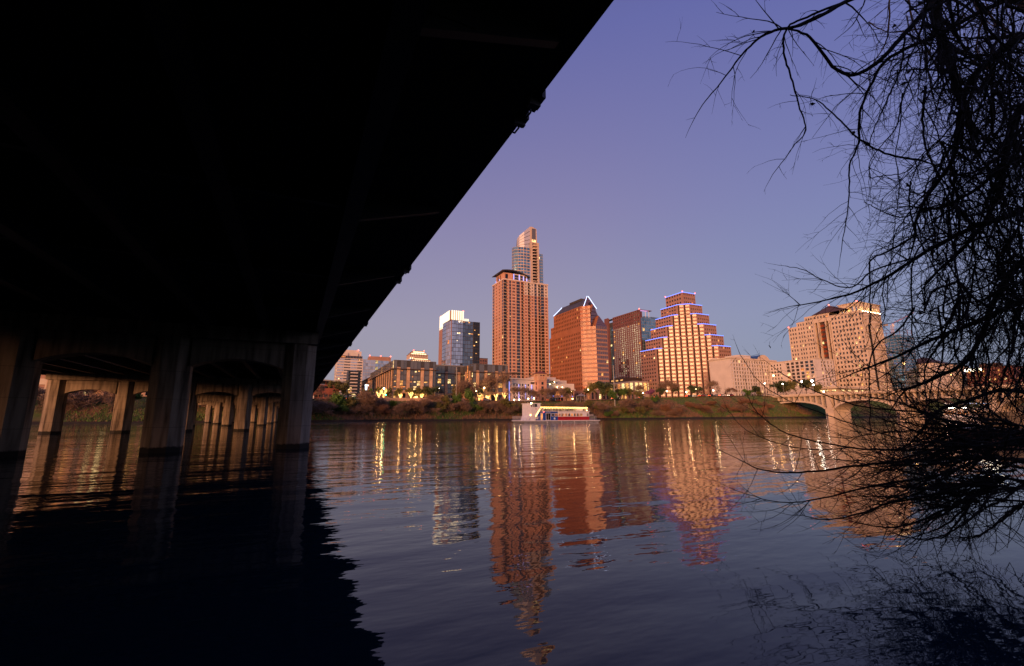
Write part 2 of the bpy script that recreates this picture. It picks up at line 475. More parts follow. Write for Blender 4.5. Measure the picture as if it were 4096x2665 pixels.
rip = madd(w2.outputs['Fac'], 0.024, fine)
sxy = n_.new('ShaderNodeSeparateXYZ'); l_.new(tc.outputs['Object'], sxy.inputs[0])
far = n_.new('ShaderNodeMapRange'); far.inputs[1].default_value = 95; far.inputs[2].default_value = 185; far.inputs[3].default_value = 1.0; far.inputs[4].default_value = 3.6
l_.new(sxy.outputs['Y'], far.inputs[0])
brf = n_.new('ShaderNodeMath'); brf.operation = 'MULTIPLY'; l_.new(br.outputs[0], brf.inputs[0]); l_.new(far.outputs[0], brf.inputs[1])
rip = madd(rip, brf.outputs[0])
hgt = madd(w1.outputs['Fac'], 0.060, rip)
bp = n_.new('ShaderNodeBump'); bp.inputs['Strength'].default_value = 1.0; bp.inputs['Distance'].default_value = 1.0
l_.new(hgt, bp.inputs['Height']); l_.new(bp.outputs[0], p_.inputs['Normal'])
mb = MB(); mb.quad((-3000, -1.0, 0), (4000, -1.0, 0), (4000, 260, 0), (-3000, 260, 0))
tag(mb.build('water', wm), kind='structure')

# riverside street with kerb and pavement
mb = MB(); xs = [-300+10*i for i in range(62)]
pv = MB(); kb = MB()
for a, b in zip(xs, xs[1:]):
    for m_, y0, y1, dz in ((mb, 1.5, 9.0, 0.02), (pv, -0.8, 1.3, 0.14), (pv, 9.2, 11.8, 0.14)):
        ya0, ya1, yb0, yb1 = bank_top(a)+y0, bank_top(a)+y1, bank_top(b)+y0, bank_top(b)+y1
        za, zb = street(a)+dz, street(b)+dz
        m_.quad((a, ya0, za), (b, yb0, zb), (b, yb1, zb), (a, ya1, za))
        if m_ is pv:
            for yy, zz, s_ in ((ya1, yb1, 1),) if y0 < 0 else ((ya0, yb0, -1),):
                kb.quad((a, yy, za), (b, zz, zb), (b, zz, zb-0.14), (a, yy, za-0.14))
tag(mb.build('road', M['road']), kind='structure')
pvo = pv.build('pavement', M['grey_conc']); tag(pvo, kind='structure'); kb.build('kerb', M['grey_conc'], pvo)
# trail winding along the bank
tr = MB()
for a, b in zip(range(120, 250, 5), range(125, 255, 5)):
    f = lambda x: shore(x)+6.5+1.6*math.sin(x*0.09)
    tr.quad(*[(x, f(x)+d, max(ground_z(x, f(x)), ground_z(x, f(x)+1.4))+0.25) for x, d in ((a, 0), (b, 0), (b, 1.4), (a, 1.4))])
tag(tr.build('path', M['stone_tan']), kind='structure')

# ---------------------------------------------------------------- the road bridge overhead
BX = [0.0, -6.9, -13.8, -20.7, -27.6]
BY = [33.0, 76.5, 120.0, 158.0, 190.0]
CAPZ, SOF = 7.5, 8.6
pm_, n_, l_, p_ = newmat('pier_concrete')              # streaked concrete with a tide mark
tc = n_.new('ShaderNodeTexCoord'); sp = n_.new('ShaderNodeSeparateXYZ'); l_.new(tc.outputs['Object'], sp.inputs[0])
mp = n_.new('ShaderNodeMapping'); mp.inputs['Scale'].default_value = (3.0, 3.0, 0.35); l_.new(tc.outputs['Object'], mp.inputs[0])
nz = n_.new('ShaderNodeTexNoise'); nz.inputs['Scale'].default_value = 1.0; nz.inputs['Detail'].default_value = 8; l_.new(mp.outputs[0], nz.inputs[0])
rr = n_.new('ShaderNodeValToRGB'); rr.color_ramp.elements[0].position = 0.30; rr.color_ramp.elements[1].position = 0.62
rr.color_ramp.elements[0].color = (0.06, 0.045, 0.033, 1); rr.color_ramp.elements[1].color = (0.35, 0.28, 0.21, 1)
e = rr.color_ramp.elements.new(0.42); e.color = (0.19, 0.148, 0.108, 1)
l_.new(nz.outputs['Fac'], rr.inputs[0])
nz2 = n_.new('ShaderNodeTexNoise'); nz2.inputs['Scale'].default_value = 5.0; nz2.inputs['Detail'].default_value = 6; l_.new(tc.outputs['Object'], nz2.inputs[0])
sm = n_.new('ShaderNodeMath'); sm.operation = 'MULTIPLY_ADD'; sm.inputs[1].default_value = 0.25; l_.new(nz2.outputs['Fac'], sm.inputs[0]); l_.new(sp.outputs['Z'], sm.inputs[2])
tm = n_.new('ShaderNodeMapRange'); tm.inputs[1].default_value = 0.40; tm.inputs[2].default_value = 0.50; l_.new(sm.outputs[0], tm.inputs[0])
mx = n_.new('ShaderNodeMix'); mx.data_type = 'RGBA'; mx.inputs[6].default_value = (0.018, 0.016, 0.012, 1); l_.new(tm.outputs[0], mx.inputs[0]); l_.new(rr.outputs[0], mx.inputs[7])
fz = n_.new('ShaderNodeMath'); fz.operation = 'MULTIPLY_ADD'; fz.inputs[1].default_value = 0.62; fz.inputs[2].default_value = 0.13; l_.new(sp.outputs['Z'], fz.inputs[0])
fr_ = n_.new('ShaderNodeMath'); fr_.operation = 'FRACT'; l_.new(fz.outputs[0], fr_.inputs[0])
jn = n_.new('ShaderNodeMapRange'); jn.inputs[1].default_value = 0.0; jn.inputs[2].default_value = 0.035; jn.inputs[3].default_value = 0.55; jn.inputs[4].default_value = 1.0; l_.new(fr_.outputs[0], jn.inputs[0])
mj = n_.new('ShaderNodeMix'); mj.data_type = 'RGBA'; mj.blend_type = 'MULTIPLY'; mj.inputs[0].default_value = 1.0
l_.new(mx.outputs[2], mj.inputs[6]); l_.new(jn.outputs[0], mj.inputs[7])
l_.new(mj.outputs[2], p_.inputs['Base Color']); p_.inputs['Roughness'].default_value = 0.9
bpp = n_.new('ShaderNodeBump'); bpp.inputs['Distance'].default_value = 0.02; bpp.inputs['Strength'].default_value = 0.6; l_.new(nz2.outputs['Fac'], bpp.inputs['Height']); l_.new(bpp.outputs[0], p_.inputs['Normal'])
M['pier'] = pm_

br_ = thing('road_bridge', 'long dark road bridge overhead on rows of octagonal concrete columns', 'bridge', (0, 33, 0))
def octagon(cx, cy, a, c): return [(cx-a+c, cy-a), (cx+a-c, cy-a), (cx+a, cy-a+c), (cx+a, cy+a-c), (cx+a-c, cy+a), (cx-a+c, cy+a), (cx-a, cy+a-c), (cx-a, cy-a+c)]
for by in BY:
    for bx in BX:
        m = MB(); m.prism(octagon(bx, by, 0.95, 0.56), -3, CAPZ); m.build('column', M['pier'], br_)
    web = MB()                                              # arched web between the columns
    for xa, xb in zip(BX[1:], BX[:-1]):
        x0, x1 = xa+0.93, xb-0.93; N = 12
        pts = [(x0+(x1-x0)*i/N, 5.02+0.55*math.sin(math.pi*i/N)**0.8) for i in range(N+1)]
        web.extrude_y(pts+[(x1, 6.72), (x0, 6.72)], by-0.62, by+0.62)
    web.build('cap_web', M['pier'], br_)
    part('cap_beam', M['pier'], br_, (BX[-1]-0.99, BX[0]+0.99, by-1.06, by+1.06, 6.72, CAPZ+0.004))
EDGE, WEDGE = 4.0, -31.6
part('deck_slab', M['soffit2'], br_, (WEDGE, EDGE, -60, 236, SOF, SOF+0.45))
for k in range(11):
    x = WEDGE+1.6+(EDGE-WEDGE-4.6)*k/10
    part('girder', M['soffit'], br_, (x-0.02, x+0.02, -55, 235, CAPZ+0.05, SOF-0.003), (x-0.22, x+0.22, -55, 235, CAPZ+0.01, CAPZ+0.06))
for k in range(38):                                         # cross frames and outriggers
    y = -45+7.25*k
    if min(abs(y-b) for b in BY) < 1.5: y += 2.5
    part('cross_beam', M['soffit'], br_, (WEDGE+0.6, EDGE-1.9, y-0.11, y+0.11, SOF-0.62, SOF-0.06))
    m = MB(); m.extrude_y([(EDGE-2.8, SOF-0.95), (EDGE-0.35, SOF-0.20), (EDGE-0.35, SOF-0.004), (EDGE-2.8, SOF-0.004)], y-0.08, y+0.08)
    m.build('outrigger', M['soffit'], br_)
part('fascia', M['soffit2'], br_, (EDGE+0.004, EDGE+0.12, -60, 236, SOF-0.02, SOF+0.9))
part('parapet', M['concrete'], br_, (EDGE-0.35, EDGE, -60, 236, SOF+0.454, SOF+1.4), (WEDGE, WEDGE+0.35, -60, 236, SOF+0.454, SOF+1.4))
def edge_y(px, py): r = ray(px, py); return EDGE/r.x*r.y
for y, w in [(edge_y(px, py), w) for px, py, w in ((2150, 385, 0.5), (2085, 470, 0.35), (1628, 1072, 0.6), (1592, 1110, 0.3), (1462, 1285, 0.8), (1400, 1368, 1.0))]:
    m = MB(); m.box(EDGE+0.12, EDGE+0.20, y, y+w, SOF-0.10, SOF+0.22); m.box(EDGE-0.1, EDGE+0.16, y+w*0.3, y+w*0.6, SOF-0.20, SOF-0.03); m.tube([(EDGE+0.15, y+w+0.1, SOF+0.2), (EDGE+0.18, y+w+0.15, SOF+0.0), (EDGE+0.13, y+w+0.25, SOF-0.08), (EDGE+0.05, y+w+0.32, SOF-0.01)], 0.025, 5)
    m.build('drain_fitting', M['dark_metal'], br_)
m = MB(); m.extrude_x([(206, 0), (212, 7.4), (240, 7.4), (240, -1), (206, -1)], WEDGE+0.5, EDGE-0.5); m.build('abutment', M['concrete'], br_)
part('abutment', M['concrete'], br_, (WEDGE+0.5, EDGE-0.3, -58, -9, -1, CAPZ-0.05))  # unseen south abutment, added to cut the light under the deck

# ---------------------------------------------------------------- the arch bridge across the lake
ab = thing('arch_bridge', 'pale concrete arch bridge crossing the lake behind the bare branches', 'bridge', (319, 130, 0))
AX0, AX1, DZ = 310.0, 328.0, 14.3
piers = [217, 174, 136, 98, 60, 22, -16, -54]
part('deck', M['cream'], ab, (AX0-0.6, AX1+0.6, -70, 232, DZ, DZ+0.75))
part('parapet', M['cream'], ab, (AX0-0.75, AX0-0.45, -70, 232, DZ+0.754, DZ+1.75), (AX1+0.45, AX1+0.75, -70, 232, DZ+0.754, DZ+1.75))
part('cornice', M['cream'], ab, (AX0-0.95, AX0-0.604, -70, 232, DZ+0.35, DZ+0.70))
rl = MB()
for y in range(-70, 230, 3): rl.box(AX0-0.64, AX0-0.56, y, y+0.10, DZ+1.75, DZ+2.55)
rl.box(AX0-0.65, AX0-0.55, -70, 232, DZ+2.55, DZ+2.64); rl.build('railing', M['grey_metal'], ab)
for a, b in zip(piers[1:], piers[:-1]):
    N = 18; y0, y1 = a+2.4, b-2.4; c = (y0+y1)/2; h = (y1-y0)/2
    if b == 217: y1 = b; c = (y0+y1)/2; h = (y1-y0)/2
    f = lambda y: 5.2+7.6*math.sqrt(max(0, 1-((y-c)/h)**2*0.92))-7.6*math.sqrt(0.08)
    inner = [(y0+(y1-y0)*i/N, f(y0+(y1-y0)*i/N)) for i in range(N+1)]
    outer = [(y, z+0.9+0.5*abs((y-c)/h)) for y, z in inner]
    ar = MB(); ar.extrude_x(inner+outer[::-1], AX0, AX1); ar.build('arch', M['cream'], ab)
    for k in range(11):
        y = y0+(y1-y0)*(k+0.5)/11; z = f(y)+0.9
        if DZ-z > 0.35: part('spandrel_column', M['cream'], ab, (AX0+0.2, AX0+1.4, y-0.35, y+0.35, z, DZ-0.003))
    part('spandrel_wall', M['concrete'], ab, *[(AX0+2.5, AX0+2.9, y0+(y1-y0)*k/11, y0+(y1-y0)*(k+1)/11-0.01, f(y0+(y1-y0)*(k+0.5)/11)+0.9, DZ-0.004) for k in range(11)])
for y in piers[1:]:
    m = MB(); m.box(AX0-0.4, AX1+0.4, y-2.4, y+2.4, -3, 6.2); m.box(AX0+0.0, AX1, y-1.5, y+1.5, 6.2, DZ-0.005)
    m.prism([(AX0-2.6, y), (AX0-0.4, y-2.2), (AX0-0.4, y+2.2)], -3, 3.0); m.build('pier', M['cream'], ab)
m = MB(); m.extrude_x([(217, -1), (214, 4), (214, DZ-0.006), (232, DZ-0.006), (232, -1)], AX0, AX1); m.build('abutment', M['cream'], ab)


# ================================================================ THE CITY
def rows_of(z0, z1, n, lo=0.25, hi=0.8):
    h = (z1-z0)/n
    return [(z0+h*(i+lo), z0+h*(i+hi)) for i in range(n)]


def pilaster(b, mk, p0, p1, t, w, z0, z1, out=0.45, inn=0.3):
    p0, p1 = Vector(p0), Vector(p1); L = (p1-p0).length; u = (p1-p0)/L; n = Vector((u.y, -u.x)); c = p0+u*(L*t)
    q = [c-u*w/2-n*inn, c-u*w/2+n*out, c+u*w/2+n*out, c+u*w/2-n*inn]
    q = [(v.x, v.y) for v in q]
    ar = sum(q[i][0]*q[(i+1) % 4][1]-q[(i+1) % 4][0]*q[i][1] for i in range(4))
    if ar < 0: q = q[::-1]
    return MB().prism(q, z0, z1).build('pilaster', M[mk], b.root)


# ---- glass and stone office block on the riverside street
A = Building('office_block', 'long five storey glass office block with sandy stone pilasters above the riverside street', 'building', (70, 232, 9.5))
def office_face(p0, p1, pil, w=1.6, npane=2, lits=0.42):
    L = (Vector(p1)-Vector(p0)).length; ed = [0.0]+[t*L for t in pil]+[L]; cols = []
    for a, b in zip(ed, ed[1:]):
        a2 = a+(w/2+0.05 if a > 0 else 0.15); b2 = b-(w/2+0.05 if b < L else 0.15)
        if b2-a2 > 0.6:
            k = max(1, round((b2-a2)/2.1))
            cols += spread(a2, b2, k, 0.95)
    A.face('stone_tan', p0, p1, 8.0, 14.4, cols, [(10.2, 13.4)], 0.5, 'gblack', 0.5)
    A.face('dark_metal', p0, p1, 14.4, 25.2, cols, rows_of(14.4, 25.2, 4, 0.06, 0.94), 0.12, 'ggrey', lits, tilt=0.35, strip=0.7)
    A.face('dark_metal', p0, p1, 25.2, 29.75, cols, rows_of(25.2, 29.75, 1, 0.04, 0.97), 0.08, 'ggrey', 0.03, tilt=0.3)
    for t in pil: pilaster(A, 'stone_tan', p0, p1, t, w, 8.0, 26.3)
Sp = [0.113, 0.34, 0.67, 0.88]
office_face((42.4, 225), (64, 225), Sp)
office_face((84.4, 225), (105.2, 225), [0.13, 0.36, 0.67, 0.88])
office_face((64, 240), (84.4, 240), [0.12, 0.5, 0.86], lits=0.45)
office_face((84.4, 240), (84.4, 225), [0.3, 0.7])
office_face((42.4, 305), (42.4, 225), [0.04+0.083*i for i in range(12)], w=0.9, lits=0.05)
A.face('stone_tan', (64, 225), (64, 240), 8, 29.75); A.face('stone_tan', (105.2, 225), (105.2, 305), 8, 29.75)
A.part('ledge', 'brown_roof', (41.2, 65.4, 223.6, 225.9, 25.22, 25.5), (83.2, 106.4, 223.6, 225.9, 25.22, 25.5), (65.41, 83.19, 238.8, 241, 25.22, 25.5), (41.2, 43.0, 225.91, 306, 25.22, 25.5))
A.part('roof', 'grey_metal', (42.6, 63.8, 225.2, 240, 29.76, 29.9), (84.6, 105, 225.2, 240, 29.76, 29.9), (42.6, 105, 240.01, 305, 29.76, 29.9))
A.part('stone_course', 'stone_tan', (42.0, 64.3, 224.6, 225.0, 14.0, 14.9), (84.1, 105.6, 224.6, 225.0, 14.0, 14.9), (42.0, 42.39, 225.01, 305, 14.0, 14.9))
A.part('plant_screen', 'grey_metal', (62, 88, 262, 272, 29.91, 31.6), (66, 98, 243, 252, 29.91, 30.6))
A.finish()

# ---- glass tower with the lit crown
B = Building('glass_tower', 'blue grey glass tower topped by a glowing vertical finned crown', 'tower', (110, 323, 10))
zr = rows_of(16.7, 72.2, 19, 0.03, 0.93)
def bfun(t, v):
    if v < 0.42 and 0.2 < t < 0.8 and random.random() < 0.6-v: return 'gblack'
    return None
B.face('rose', (97.5, 337), (97.5, 328), 16.7, 70.5)
B.face('dark_metal', (97.5, 328), (97.5, 318.2), 16.7, 72.2, spread(0.1, 9.7, 3, 0.94), zr, 0.06, 'gsky', 0.03, tilt=0.25)
B.face('grey_metal', (97.5, 318.2), (98.7, 310.0), 16.7, 72.2, spread(0.1, 8.2, 3, 0.95), zr, 0.06, 'gpale', 0.01, tilt=0.25)
B.face('dark_metal', (98.7, 309.5), (107.9, 309.5), 16.7, 72.2, spread(0.1, 9.1, 5, 0.95), zr, 0.06, 'gsky', 0.10, tilt=0.3, lits=('lit2', 'litw'), pfun=bfun, strip=1.0)
B.face('dark_metal', (107.9, 310.5), (116.3, 310.5), 16.7, 72.2, spread(0.1, 8.3, 4, 0.94), zr, 0.06, 'gsky2', 0.12, tilt=0.3, pfun=bfun, strip=1.0)
B.face('dark_metal', (116.3, 310.0), (121.5, 310.0), 16.7, 72.2, spread(0.1, 5.1, 3, 0.94), zr, 0.06, 'gblack', 0.24, tilt=0.4, strip=1.0, lits=('lit2', 'lit1'))  # dark reflection put into the pane colour of this bay
B.face('dark_metal', (121.5, 310), (121.5, 337), 16.7, 72.2); B.face('dark_metal', (107.9, 309.5), (107.9, 310.5), 16.7, 72.2); B.face('dark_metal', (116.3, 310.5), (116.3, 310), 16.7, 72.2)
B.part('mullion_pier', 'rose', (98.6, 99.1, 309.25, 309.49, 16.7, 72.4))
B.part('roof', 'grey_metal', (97.8, 121.3, 310.7, 336.8, 71.8, 72.19))
for k in range(6): B.part('crown_fin', 'crown', (98.7+k*1.7, 99.7+k*1.7, 309.4, 309.9, 72.22, 79.5))
for k in range(11): B.part('crown_fin', 'crown', (97.4, 97.8, 311.3+k*2.35, 312.4+k*2.35, 68.5 if k > 6 else 72.22, 79.5))
B.part('crown_screen', 'rose', (97.9, 108.2, 310.0, 336.6, 72.23, 79.0))
for k in range(4): B.part('crown_fin', 'crown', (109.3+k*0.95, 109.8+k*0.95, 310.8, 311.2, 72.22, 74.2))
for x, y in ((98.1, 335.5), (108.0, 310.2)): B.mesh('beacon', 'red', MB().ball((x, y, 79.7), 0.5))
B.finish()

# ---- brick apartment tower
C = Building('apartment_tower', 'tall orange brick apartment tower with curved roof and blue lit penthouse', 'tower', (151, 300, 10))
NF, CZ0, CZ1 = 34, 18.5, 102.0
FH = (CZ1-CZ0)/NF
sx = lambda z: (z-500)/1380*38.0                          # measured bays along the south face
bays = [(505, 608, 'bal'), (672, 725, 'tall'), (768, 845, 'pair'), (890, 995, 'tall'), (1035, 1105, 'bal'), (1155, 1200, 'pair'),
        (1240, 1312, 'bal'), (1360, 1405, 'pair'), (1445, 1520, 'tall'), (1565, 1640, 'bal'), (1650, 1750, 'tall'), (1790, 1845, 'pair')]
p0, p1 = (132.1, 290), (170.1, 290)
prev = 0.0
for i, (a, b_, kind) in enumerate(bays):
    a, b_ = sx(a), sx(b_); nxt = sx(bays[i+1][0]) if i+1 < len(bays) else 38.0
    end = (b_+nxt)/2 if i+1 < len(bays) else 38.0
    q0, q1 = (132.1+prev, 290), (132.1+end, 290)
    lo, hi = {'bal': (0.10, 0.92), 'tall': (0.08, 0.92), 'pair': (0.30, 0.78)}[kind]
    rows = [(CZ0+FH*(k+lo), CZ0+FH*(k+hi)) for k in range(NF)]
    sp_ = [(a-prev, b_-prev)] if kind != 'pair' else [(a-prev, (a+b_)/2-prev-0.06), ((a+b_)/2-prev+0.06, b_-prev)]
    top = NF-4 if 1100 < (bays[i][0]+bays[i][1])/2 else NF
    def pf(t, v, kind=kind): return 'gblack' if kind == 'bal' and random.random() < 0.85 else None
    split = CZ0+FH*top
    C.face('brick', q0, q1, CZ0, split, sp_, rows[:top], 0.9 if kind == 'bal' else 0.18, 'gdark', 0.045, tilt=0.5, pfun=pf, strip=0.6)
    if top < NF: C.face('floorband', q0, q1, split, CZ1, sp_, rows[top:], 0.9 if kind == 'bal' else 0.18, 'gdark', 0.04, pfun=pf)
    if kind == 'bal':
        rb = MB()
        for k in range(NF):
            z = CZ0+FH*(k+0.10); rb.box(132.1+a-0.05, 132.1+b_+0.05, 289.55, 289.62, z, z+0.9*0.62)
        rb.build('balcony_rails', M['dark_metal'], C.root)
    prev = end
wrow = lambda lo, hi: [(CZ0+FH*(k+lo), CZ0+FH*(k+hi)) for k in range(NF)]
C.face('brick', (132.1, 310.6), (132.1, 306.6), CZ0, CZ1, [(0.5, 3.5)], wrow(0.08, 0.9), 0.15, 'ggrey', 0.02)
C.face('brick', (132.1, 306.6), (132.1, 293.2), CZ0, CZ1, [(3.0, 4.3), (8.6, 9.9)], wrow(0.3, 0.8), 0.18, 'gdark', 0.01)
C.face('brick', (132.1, 293.2), (132.1, 290.0), CZ0, CZ1, [(0.2, 3.0)], wrow(0.08, 0.9), 0.15, 'ggrey', 0.02)
C.face('brick', (170.1, 290), (170.1, 310.6), CZ0, CZ1); C.face('brick', (170.1, 310.6), (132.1, 310.6), CZ0, CZ1)
for k in range(NF):
    z = CZ0+FH*k
    C.part('floor_band', 'floorband', (131.95, 170.2, 289.84, 289.995, z-0.10, z+0.14), (131.95, 132.095, 290.0, 310.7, z-0.10, z+0.14))
C.part('cornice', 'floorband', (131.8, 170.4, 289.7, 311, CZ1+0.003, CZ1+1.0))
C.part('base', 'brick', (131.9, 170.3, 289.8, 311, 9, CZ0-0.12))
# penthouse: frames, windows and the bowed roof
C.face('floorband', (141.0, 291.5), (152.6, 291.5), CZ1+1.0, CZ1+6.2, [(0.9, 4.6), (5.9, 8.2), (9.2, 10.9)], [(CZ1+1.4, CZ1+3.1), (CZ1+3.4, CZ1+5.4)], 0.2, 'gdark', 0.0)
C.face('brick', (133.5, 307), (133.5, 292.5), CZ1+1.0, CZ1+7.0, [(2.0, 5.0), (7, 9)], [(CZ1+1.6, CZ1+5.8)], 0.4, 'gblack', 0.0)
C.face('brick', (133.5, 292.5), (141.0, 292.5), CZ1+1.0, CZ1+6.6, [(1.2, 3.6)], [(CZ1+1.6, CZ1+5.6)], 0.4, 'gblack', 0.0)
C.face('floorband', (152.6, 291.5), (152.6, 307), CZ1+1.0, CZ1+4.5)
for x in (141.2, 145.9, 149.5, 152.3): C.part('lit_column', 'blue_strip', (x-0.28, x+0.28, 291.15, 291.45, CZ1+1.0, CZ1+(5.9 if x < 148 else 4.9 if x < 152 else 3.7)))
for x, y in ((133.4, 306.8), (133.4, 300.0)): C.part('lit_column', 'blue_strip', (x-0.3, x-0.05, y-0.25, y+0.25, CZ1+1.0, CZ1+3.2))
rf = MB(); N = 14; top_, bot_ = [], []
for i in range(N+1):
    t = i/N; x = 131.0+23.5*t; z = CZ1+5.2+3.4*math.sin(math.pi*(0.18+0.74*t))-1.6*t; top_.append((x, z+0.5)); bot_.append((x, z))
rf.extrude_y(bot_+top_[::-1], 289.6, 309.5); rf.build('roof', M['slate'], C.root)
C.part('roof_deck', 'grey_metal', (153.2, 169.6, 292, 310, CZ1+1.003, CZ1+1.6))
C.finish()

# ---- tallest tower far behind, with its bowed glass front
D = Building('slender_tower', 'slender pale high rise with curved glass crown rising behind the brick tower', 'tower', (274, 530, 10))
cv = [(263.8, 548), (259.8, 541), (256.6, 535), (254.6, 529.5), (255.2, 525), (259.5, 521.5), (267, 519.3), (276.5, 518.6)]
fh = 4.2; DZ0, DZ1 = 60.0, 232.0; nf = int((DZ1-DZ0)/fh); drw = rows_of(DZ0, DZ1, nf, 0.12, 0.90)
for i, (a, b_) in enumerate(zip(cv, cv[1:])):
    L = (Vector(b_)-Vector(a)).length
    D.face('grey_conc' if i < 5 else 'stone_pale', a, b_, DZ0, DZ1, spread(0.1, L-0.1, 2, 0.88), drw, 0.10, 'gteal', 0.01, tilt=0.3)
bcols = [(3.6, 11.2)]
D.face('stone_pale', (276.5, 517.6), (290.5, 517.6), DZ0, 241.0, bcols, rows_of(DZ0, 239.5, int((239.5-DZ0)/fh), 0.16, 0.95), 2.2, 'gblack', 0.03)
for k in range(int((239.5-DZ0)/fh)):
    z = DZ0+(239.5-DZ0)/int((239.5-DZ0)/fh)*k
    if z < 110: continue
    m = MB(); m.prism([(279.9, 517.6)]+[(279.9+8.0*t, 517.6-1.5*math.sin(math.pi*t)) for t in (0.15, 0.35, 0.5, 0.65, 0.85)]+[(287.9, 517.6)], z-0.25, z+0.75); m.build('balcony', M['stone_pale'], D.root)
D.face('grey_conc', (290.5, 519.5), (297.5, 519.5), DZ0, 226, spread(0.1, 6.9, 3, 0.9), rows_of(DZ0, 226, int((226-DZ0)/fh), 0.1, 0.92), 0.1, 'gteal', 0.02)
D.face('stone_pale', (297.5, 519.5), (297.5, 550), DZ0, 226); D.face('stone_pale', (290.5, 517.6), (290.5, 519.5), DZ0, 241)
D.part('roof', 'grey_conc', (268, 297, 530, 549, 225.5, 226), (264, 290, 526, 540, 231.4, 232.0), (277, 290, 518, 540, 240.6, 241))
# slanted crown
crown = [(267.0, 541), (264.0, 534), (262.2, 529), (263.5, 524.6), (269.0, 521), (277.5, 519.8)]
cm = MB(); zt = [243.0, 244.5, 247.0, 250.5, 256.0, 263.5]
for i in range(5):
    (xa, ya), (xb, yb) = crown[i], crown[i+1]
    for k in range(5):
        f0, f1 = k/5+0.012, (k+1)/5-0.012; za, zb = zt[i]-232, zt[i+1]-232
        cm.quad((xa, ya, 232+za*f0), (xb, yb, 232+zb*f0), (xb, yb, 232+zb*f1), (xa, ya, 232+za*f1))
D.mesh('crown_glass', 'gcrown', cm)
fr = MB(); fr.extrude_y([(277.5, 232), (289, 232), (288, 262), (281, 264.5), (277.5, 263.8)], 519.7, 536)
D.mesh('crown_wall', 'stone_pale', fr)
D.part('crown_window', 'lit2', (280.5, 286.5, 519.5, 519.68, 241.5, 245.5)); D.part('crown_window', 'ggrey', (280.5, 286.5, 519.5, 519.68, 246.2, 262))
cb = MB()
for i in range(5):
    (xa, ya), (xb, yb) = crown[i], crown[i+1]; cb.quad((xa, ya+1.0, 231), (xb, yb+1.0, 231), (xb, yb+1.0, zt[i+1]-0.4), (xa, ya+1.0, zt[i]-0.4))
D.mesh('crown_core', 'grey_metal', cb)
D.finish(280)

# ---- brown granite tower with the triangular gables
Eb = Building('gabled_tower', 'brown granite office tower with stacked triangular glass gables and white neon roof edges', 'tower', (178, 262, 11))
NE, EZ0 = 26, 14.0; EFH = (75.6-18.4)/20.0
erows = lambda za, zb: [(z+EFH*0.28, z+EFH*0.80) for z in [18.4+EFH*k for k in range(-1, 26)] if z >= za-0.01 and z+EFH <= zb+0.01]
Eb.face('granite', (170, 288.8), (170, 247), 10, 59.6, [(0.6+41*(k+0.22)/19, 0.6+41*(k+0.74)/19) for k in range(19)], erows(15, 59.6), 0.3, 'gdark', 0.035)
Eb.face('granite', (170, 286.6), (170, 247), 59.6, 67.1, [(0.4+38.8*(k+0.22)/18, 0.4+38.8*(k+0.74)/18) for k in range(18)], erows(59.5, 67.2), 0.3, 'gdark', 0.03)
Eb.face('granite', (170, 282.0), (170, 247), 67.1, 75.6, [(0.4+34.2*(k+0.22)/16, 0.4+34.2*(k+0.74)/16) for k in range(16)], erows(67.0, 75.8), 0.3, 'gdark', 0.03)
Eb.part('core', 'granite', (170.35, 186.4, 260, 288.4, 10, 59.5), (170.35, 184.6, 260, 286.3, 59.5, 67.0), (170.35, 183, 260, 281.7, 67.0, 75.5))
# corner bay: serrated bronze glass with pale spandrels
for k in range(20):
    z = 18.4+EFH*k
    if z > 58 and k > 14:
        hi_ = True
    for j in range(3):
        a = Vector((170+2.4*j, 247-2.4*j)); b_ = a+Vector((2.4, -2.4)); mid = (a+b_)/2+Vector((-0.035, -0.035))
        if z > 60 and j == 2: continue
        sp1 = MB(); gl = MB()
        for q0, q1 in ((a, mid), (mid, b_)):
            sp1.quad((q0.x, q0.y, z), (q1.x, q1.y, z), (q1.x, q1.y, z+EFH*0.36), (q0.x, q0.y, z+EFH*0.36))
            gl.quad((q0.x+.12, q0.y+.12, z+EFH*0.36), (q1.x+.12, q1.y+.12, z+EFH*0.36), (q1.x+.12, q1.y+.12, z+EFH), (q0.x+.12, q0.y+.12, z+EFH))
        sp1.build('spandrel', M['rose'], Eb.root); gl.build('bay_glass', M['gmirror'], Eb.root)
# south face: bands of purple glass
ecols = spread(0.1, 9.3, 6, 0.96)
Eb.face('rose', (177.2, 239.8), (186.6, 239.8), 18.4, 61.3, ecols, [(18.4+EFH*(k+0.36), 18.4+EFH*(k+0.98)) for k in range(15)], 0.12, 'gpurple', 0.015)
Eb.face('granite', (186.6, 239.8), (187.6, 288), 10, 60, spread(0.5, 47, 20, 0.5), erows(15, 59), 0.3, 'gdark', 0.05)
def gable(y, zb, ap, x0, x1, xa, back, mk='gpurple'):
    """glass gable leaning back to a ridge"""
    m = MB(); A_, B_, P_ = (x0, y, zb), (x1, y, zb), (xa, y+1.2, ap); P2 = (xa, y+back, ap)
    nrow = 6
    for i in range(nrow):
        f0, f1 = i/nrow, (i+1)/nrow-0.02
        L0, R0, L1, R1 = [tuple(Vector(s).lerp(Vector(P_), f)) for f in (f0, f1) for s in (A_, B_)]
        m.quad(L0, R0, R1, L1)
    o = m.build('gable_glass', M[mk], Eb.root)
    rfm = MB(); rfm.quad((x0-0.1, y+back, zb), A_, P_, P2); rfm.quad(B_, (x1+0.1, y+back, zb), P2, P_)
    rfm.build('gable_roof', M['granite'], Eb.root)
gable(239.8, 61.3, 69.0, 177.3, 186.6, 180.9, 4.5)
gable(243.4, 61.3, 77.6, 174.0, 186.5, 179.0, 6.5)
